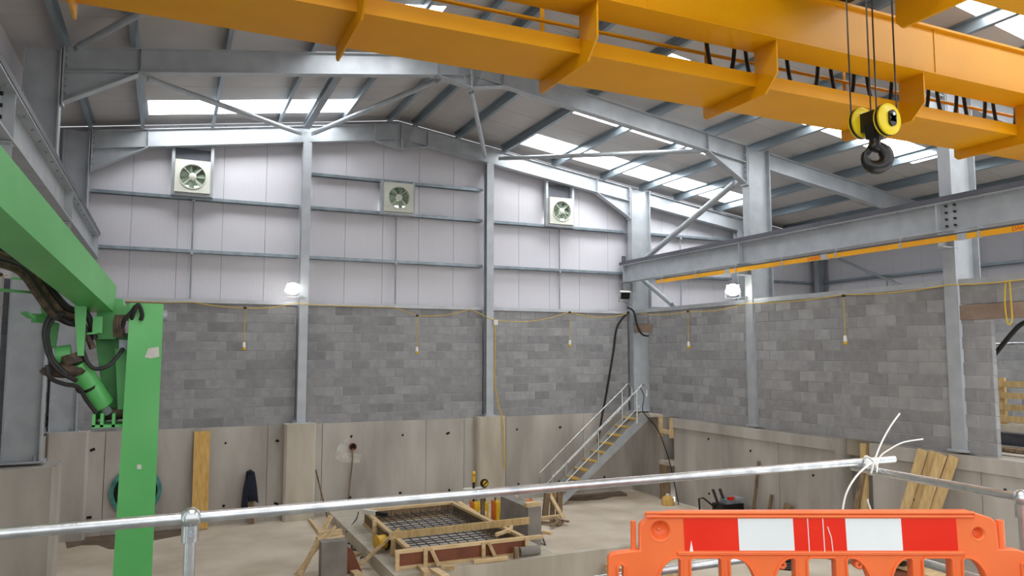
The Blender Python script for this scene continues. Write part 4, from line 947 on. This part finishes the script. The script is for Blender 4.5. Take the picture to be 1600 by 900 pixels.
MB().tube([(7.3,16.3,.08),(7.5,16.25,.1),(7.72,16.2,.08)], [.07,.1,.06], 12).build('motor', 'galv_dark', o, True); MB().tube(smooth_path([(7.3,16.3,.08),(7.25,16.28,.2),(7.4,16.26,.27),(7.5,16.25,.17)]), .022, 6).build('handle', 'black', o, True)
yr = thing('cable_reel', 'yellow cable reel on the slab against the left formwork board', 'reel', (3.86,14.45,.25))
MB().cyl((3.72,14.42,.42),(3.9,14.48,.42),.13,20).build('drum', 'tool_yellow', yr, True); MB().ring((3.92,14.48,.42), (1,.2,0), .03, .17, .02, 24).build('drum_flange', 'black', yr)
o = thing('power_tool', 'dark drill with white battery on the far left corner of the formwork', 'tool', (4.1,16.2,.56))
MB().bar((3.95,16.4,.62),(4.15,16.1,.62),.1,.09).build('body', 'white_plastic', o); MB().bar((4.15,16.1,.62),(4.32,15.9,.61),.08,.08).build('chuck', 'black', o)
# posts near the stair foot
for a, b, w_, lab, m in (
 ((9.0,17.0,0),(9.02,17.0,.62),.14,'brown timber post standing by the foot of the steel stairs','wood_old'),
 ((8.55,16.9,0),(8.62,16.9,.58),.14,'wide brown timber offcut upright left of the stair post','wood_old'),
 ((8.9,16.6,0),(8.68,17.0,.6),.08,'pale timber prop leaning on the upright offcuts','wood'),
 ((8.78,16.95,0),(8.83,17.0,.55),.1,'dark timber upright behind the leaning prop','wood_old'),
 ((8.05,16.3,.12),(8.6,16.25,.14),.1,'pale timber lying on the debris by the upright offcuts','wood'),
 ((7.750, 15.427, 0.020),(7.877, 15.238, 0.020),.1,'flat wood offcut on the open floor right of the upstand','wood')):
    timber(a, b, w_, .08, lab, m, up=(0,1,0) if abs(a[2]-b[2]) > .3 else (0,0,1))
db = thing('rubble_heap', 'small heap of broken brown timber and scrap beside the stair posts', 'debris', (8.35,16.0,0))
for i in range(9):
    a = random.uniform(0, 3.1); c = Vector((8.3+random.uniform(-.25,.3), 16.0+random.uniform(-.2,.25), .05+random.uniform(0,.09))); d = Vector((math.cos(a), math.sin(a), random.uniform(-.15,.15)))*random.uniform(.1,.25)
    MB().bar(c-d, c+d, .07, .04).build('scrap', 'wood_old', db)
rs = thing('steel_prop', 'thin bent steel rod stand on the floor right of the grey upstand', 'rod', (7.6,14.8,0))
MB().cyl((7.378, 14.900, 0.327), (7.326, 14.466, 0.000), .02, 8).build('leg', 'grey_paint', rs); MB().cyl((7.308, 14.429, 0.010), (7.306, 14.786, 0.010), .012, 6).build('foot', 'grey_paint', rs)
MB().cyl((7.378, 14.900, 0.327), (7.185, 14.602, 0.010), .014, 6).build('leg', 'grey_paint', rs)
# trench contents
for a, b, w_, lab in (((7.75,12.7,-.05),(8.3,10.6,-.05),.14,'heavy timber beam spanning into the trench beside the barrier'),((8.15,11.6,.06),(8.3,11.3,.06),.14,'wood block resting on the trench beam')):
    timber(a, b, w_, .14, lab)
rc = thing('rebar_cage', 'dark rebar bundle with orange caps in the trench at the bottom edge', 'rebar', (7,11.9,-.6))
for i in range(9): MB().cyl((5.6,12.1-.09*i,-.22+.02*(i % 3)),(7.7,12.2-.09*i,-.17+.015*(i % 2)),.016,6).build('bar', 'rebar', rc)
for i in range(8): MB().cyl((5.8+i*.25,11.2,-.2),(5.8+i*.25,12.4,-.17),.012,6).build('link', 'rebar', rc)
for i in range(8): MB().cyl((5.8+i*.25,11.25,-.9),(5.8+i*.25,11.25,-.2),.012,6).build('upright', 'rebar', rc)
for x, y in ((7.0,12.1),(7.15,12.0),(7.3,12.15)): MB().ball((x,y,-.1), .05, 8).build('cap', 'tool_orange', rc, True)

# right wall recesses and leaning boards
for a, b, w_, h_, lab, m in (
 ((12.6,17.7,1.85),(12.6,17.25,1.85),.12,.1,'lower rail of the pale timber frame in the corner wall recess','wood'),
 ((12.6,17.73,1.7),(12.6,17.73,2.24),.1,.08,'left upright of the pale timber frame at the recess top','wood'),
 ((12.6,17.22,1.7),(12.6,17.22,2.24),.1,.08,'right upright of the pale timber frame at the recess top','wood'),
 ((12.55,17.5,0),(12.55,17.5,.95),.3,.14,'squat brown timber post under the recess ledge by the stairs','wood_old'),
 ((12.55,10.95,0),(12.75,11.05,2.2),.14,.07,'tall pale timber prop in the dark wall recess behind the rail corner','wood_plank'),
 ((12.45,11.35,0),(12.7,11.0,1.7),.12,.06,'brown timber prop leaning in the dark wall recess','wood_old'),
 ((12.45,14.0,0),(12.6,13.88,1.5),.06,.05,'thin brown stick leaning on the right concrete wall','wood_old'),
 ((12.48,13.58,0),(12.6,13.5,.8),.06,.05,'short thin stick leaning right of the longer one','wood_old'),
 ((12.35,13.0,0),(12.52,12.88,.7),.2,.1,'short thick brown timber leaning on the right concrete wall','wood_old')):
    timber(a, b, w_, h_, lab, m, up=(1,0,0) if abs(a[2]-b[2]) > .3 else (0,0,1))
for i, lab in enumerate(('leftmost of the pale planks leaning on the right concrete wall','second pale plank from the left against the right wall','third pale plank from the left against the right wall','rightmost of the pale planks leaning on the right concrete wall')):
    u = 9.56-.175*i
    timber((12.1+.06*(i % 2),u+.55+.05*(i//2),0),(12.5+.07*(i % 2),u-.02*(i//2),2.26-.02*i),.165,.045,lab,'wood_plank','plank',(1,0,0),'plank','planks leaning on the right wall')
gc = thing('fuel_can', 'small brass-coloured can on the floor at the foot of the recess post', 'can', (12.2,16.9,0))
MB().tube([(12.2,16.9,0),(12.2,16.9,.16),(12.2,16.9,.22),(12.2,16.9,.26)], [.17,.17,.12,.04], 16).build('body', 'wood_yellow', gc, True); MB().cyl((12.2,16.9,.25),(12.2,16.9,.29),.05,10).build('cap', 'white_plastic', gc)
gn = thing('site_generator', 'small dark wheeled machine with red top by the right concrete wall', 'machine', (12.1,14.5,0))
MB().box(11.8, 12.4, 14.2, 14.6, .14, .5).build('body', 'black', gn); MB().box(11.95, 12.35, 14.25, 14.5, .5, .6).build('cover', 'galv_dark', gn); MB().box(12.0, 12.16, 14.22, 14.3, .6, .66).build('filler_cap', 'red', gn)
for x in (11.85, 12.3): MB().cyl((x,14.13,.14),(x,14.2,.14),.14,16).build('wheel', 'rubber', gn, True)
MB().tube([(11.8,14.5,.4),(11.55,14.6,.62),(11.42,14.6,.62),(11.45,14.6,.1)], .022, 6).build('handle', 'black', gn, True)
for x in (11.85, 12.05): MB().bar((x,14.45,.48),(x-.1,14.5,.82),.08,.06).build('lever', 'black', gn)
MB().box(12.12, 12.42, 14.15, 14.55, .57, .63).build('tray', 'galv_dark', gn)
# boards and bag on the floor seen through the barrier
for a, b, w_, lab in (((11.867, 12.043, 0.030),(12.018, 10.819, 0.030),.25,'brown plank lying on the pit floor seen through the barrier'),((11.850, 9.693, 0.300),(11.782, 8.677, 0.300),.35,'pale board lying on low trestles seen through the right barrier openings')):
    timber(a, b, w_, .05, lab, 'wood_old' if 'brown' in lab else 'wood')
o = thing('cable_coil', 'dark cable coil on the pit floor seen through the barrier arch', 'hose', (10.699, 11.443, -0.000))
c0 = Vector((10.705, 11.415, 0.030))
for i in range(3): MB().tube([c0+Vector(((.3-.05*i)*math.cos(a*.4), (.5-.05*i)*math.sin(a*.4), .03*i)) for a in range(17)], .03, 6).build('coil', 'rubber', o, True)
o = thing('tool_bag', 'black and purple tool bag on the boards behind the barrier', 'bag', (11.804, 9.591, 0.330))
c0 = Vector((11.733, 9.534, 0.330)); MB().ball(c0+Vector((0,0,.12)), .2, 12, (1.4,1,.7)).build('bag_body', 'black', o, True); MB().ball(c0+Vector((.2,-.1,.14)), .08, 10).build('pouch', 'navy', o, True)
o = MB().bar((11.639, 9.596, 0.130), (12.226, 9.123, 0.130), .5, .26).build('trestle_block', 'ply'); tag(o, 'low reddish timber stack under the pale board behind the barrier', 'timber')

# ---------------------------------------------------------------- seen through the opening in the right wall
def pallet(y0, y1, x, z, n, lab):
    t = thing('timber_pallet', lab, 'pallet', (x, (y0+y1)/2, z))
    for k in range(n): MB().box(x, x+.03, y0, y1, z+.05+k*.23, z+.17+k*.23).build('slat', 'wood_plank', t)
    for y in (y0+.0, (y0+y1)/2, y1-.12): MB().box(x+.03, x+.1, y, y+.12, z, z+n*.23).build('bearer', 'wood_plank', t)
pallet(8.2, 9.9, 15.2, ZC-.02+.35, 4, 'yellow timber pallet standing on edge beyond the wall opening')
o = MB().ibeam((14.4,8.0,2.4),(14.4,9.8,2.4),.24,.22).build('steel_joist', 'grey_paint'); tag(o, 'grey steel joist lying on the floor beyond the wall opening', 'beam')
o = MB().box(15.1, 15.6, 8.2, 9.9, ZC-.02, ZC+.33).build('insulation_pack', 'concrete_new'); tag(o, 'pale stacked slab pack under the pallet beyond the opening', 'pack')
timber((13.7,8.2,2.285),(13.75,9.4,2.285),.2,.06,'dark board on the floor just inside the wall opening','wood_old')
o = MB().cyl((13.2,6.4,4.2),(13.2,8.6,4.15),.024,10).build('scaffold_tube', 'tube'); tag(o, 'level scaffold tube crossing the opening in the right wall', 'tube')
t = thing('black_hose', 'thick black hose rising across the opening in the right wall', 'hose', (12.95,8.1,4.0))
MB().tube(smooth_path([(13.0,8.5,3.95),(12.95,8.27,4.18),(12.9,8.1,4.33),(12.88,7.95,4.46),(12.9,7.8,4.52),(12.95,7.5,4.5),(13.0,7.0,4.3)]), .04, 10).build('hose', 'rubber', t, True)
festoon('festoon_lights', [(16.0,8.6,5.2),(16.0,9.6,5.2)], [((16.0,9.62,5.1),1.0)], 'festoon lamp hanging in the side bay beyond the wall opening', [.05])
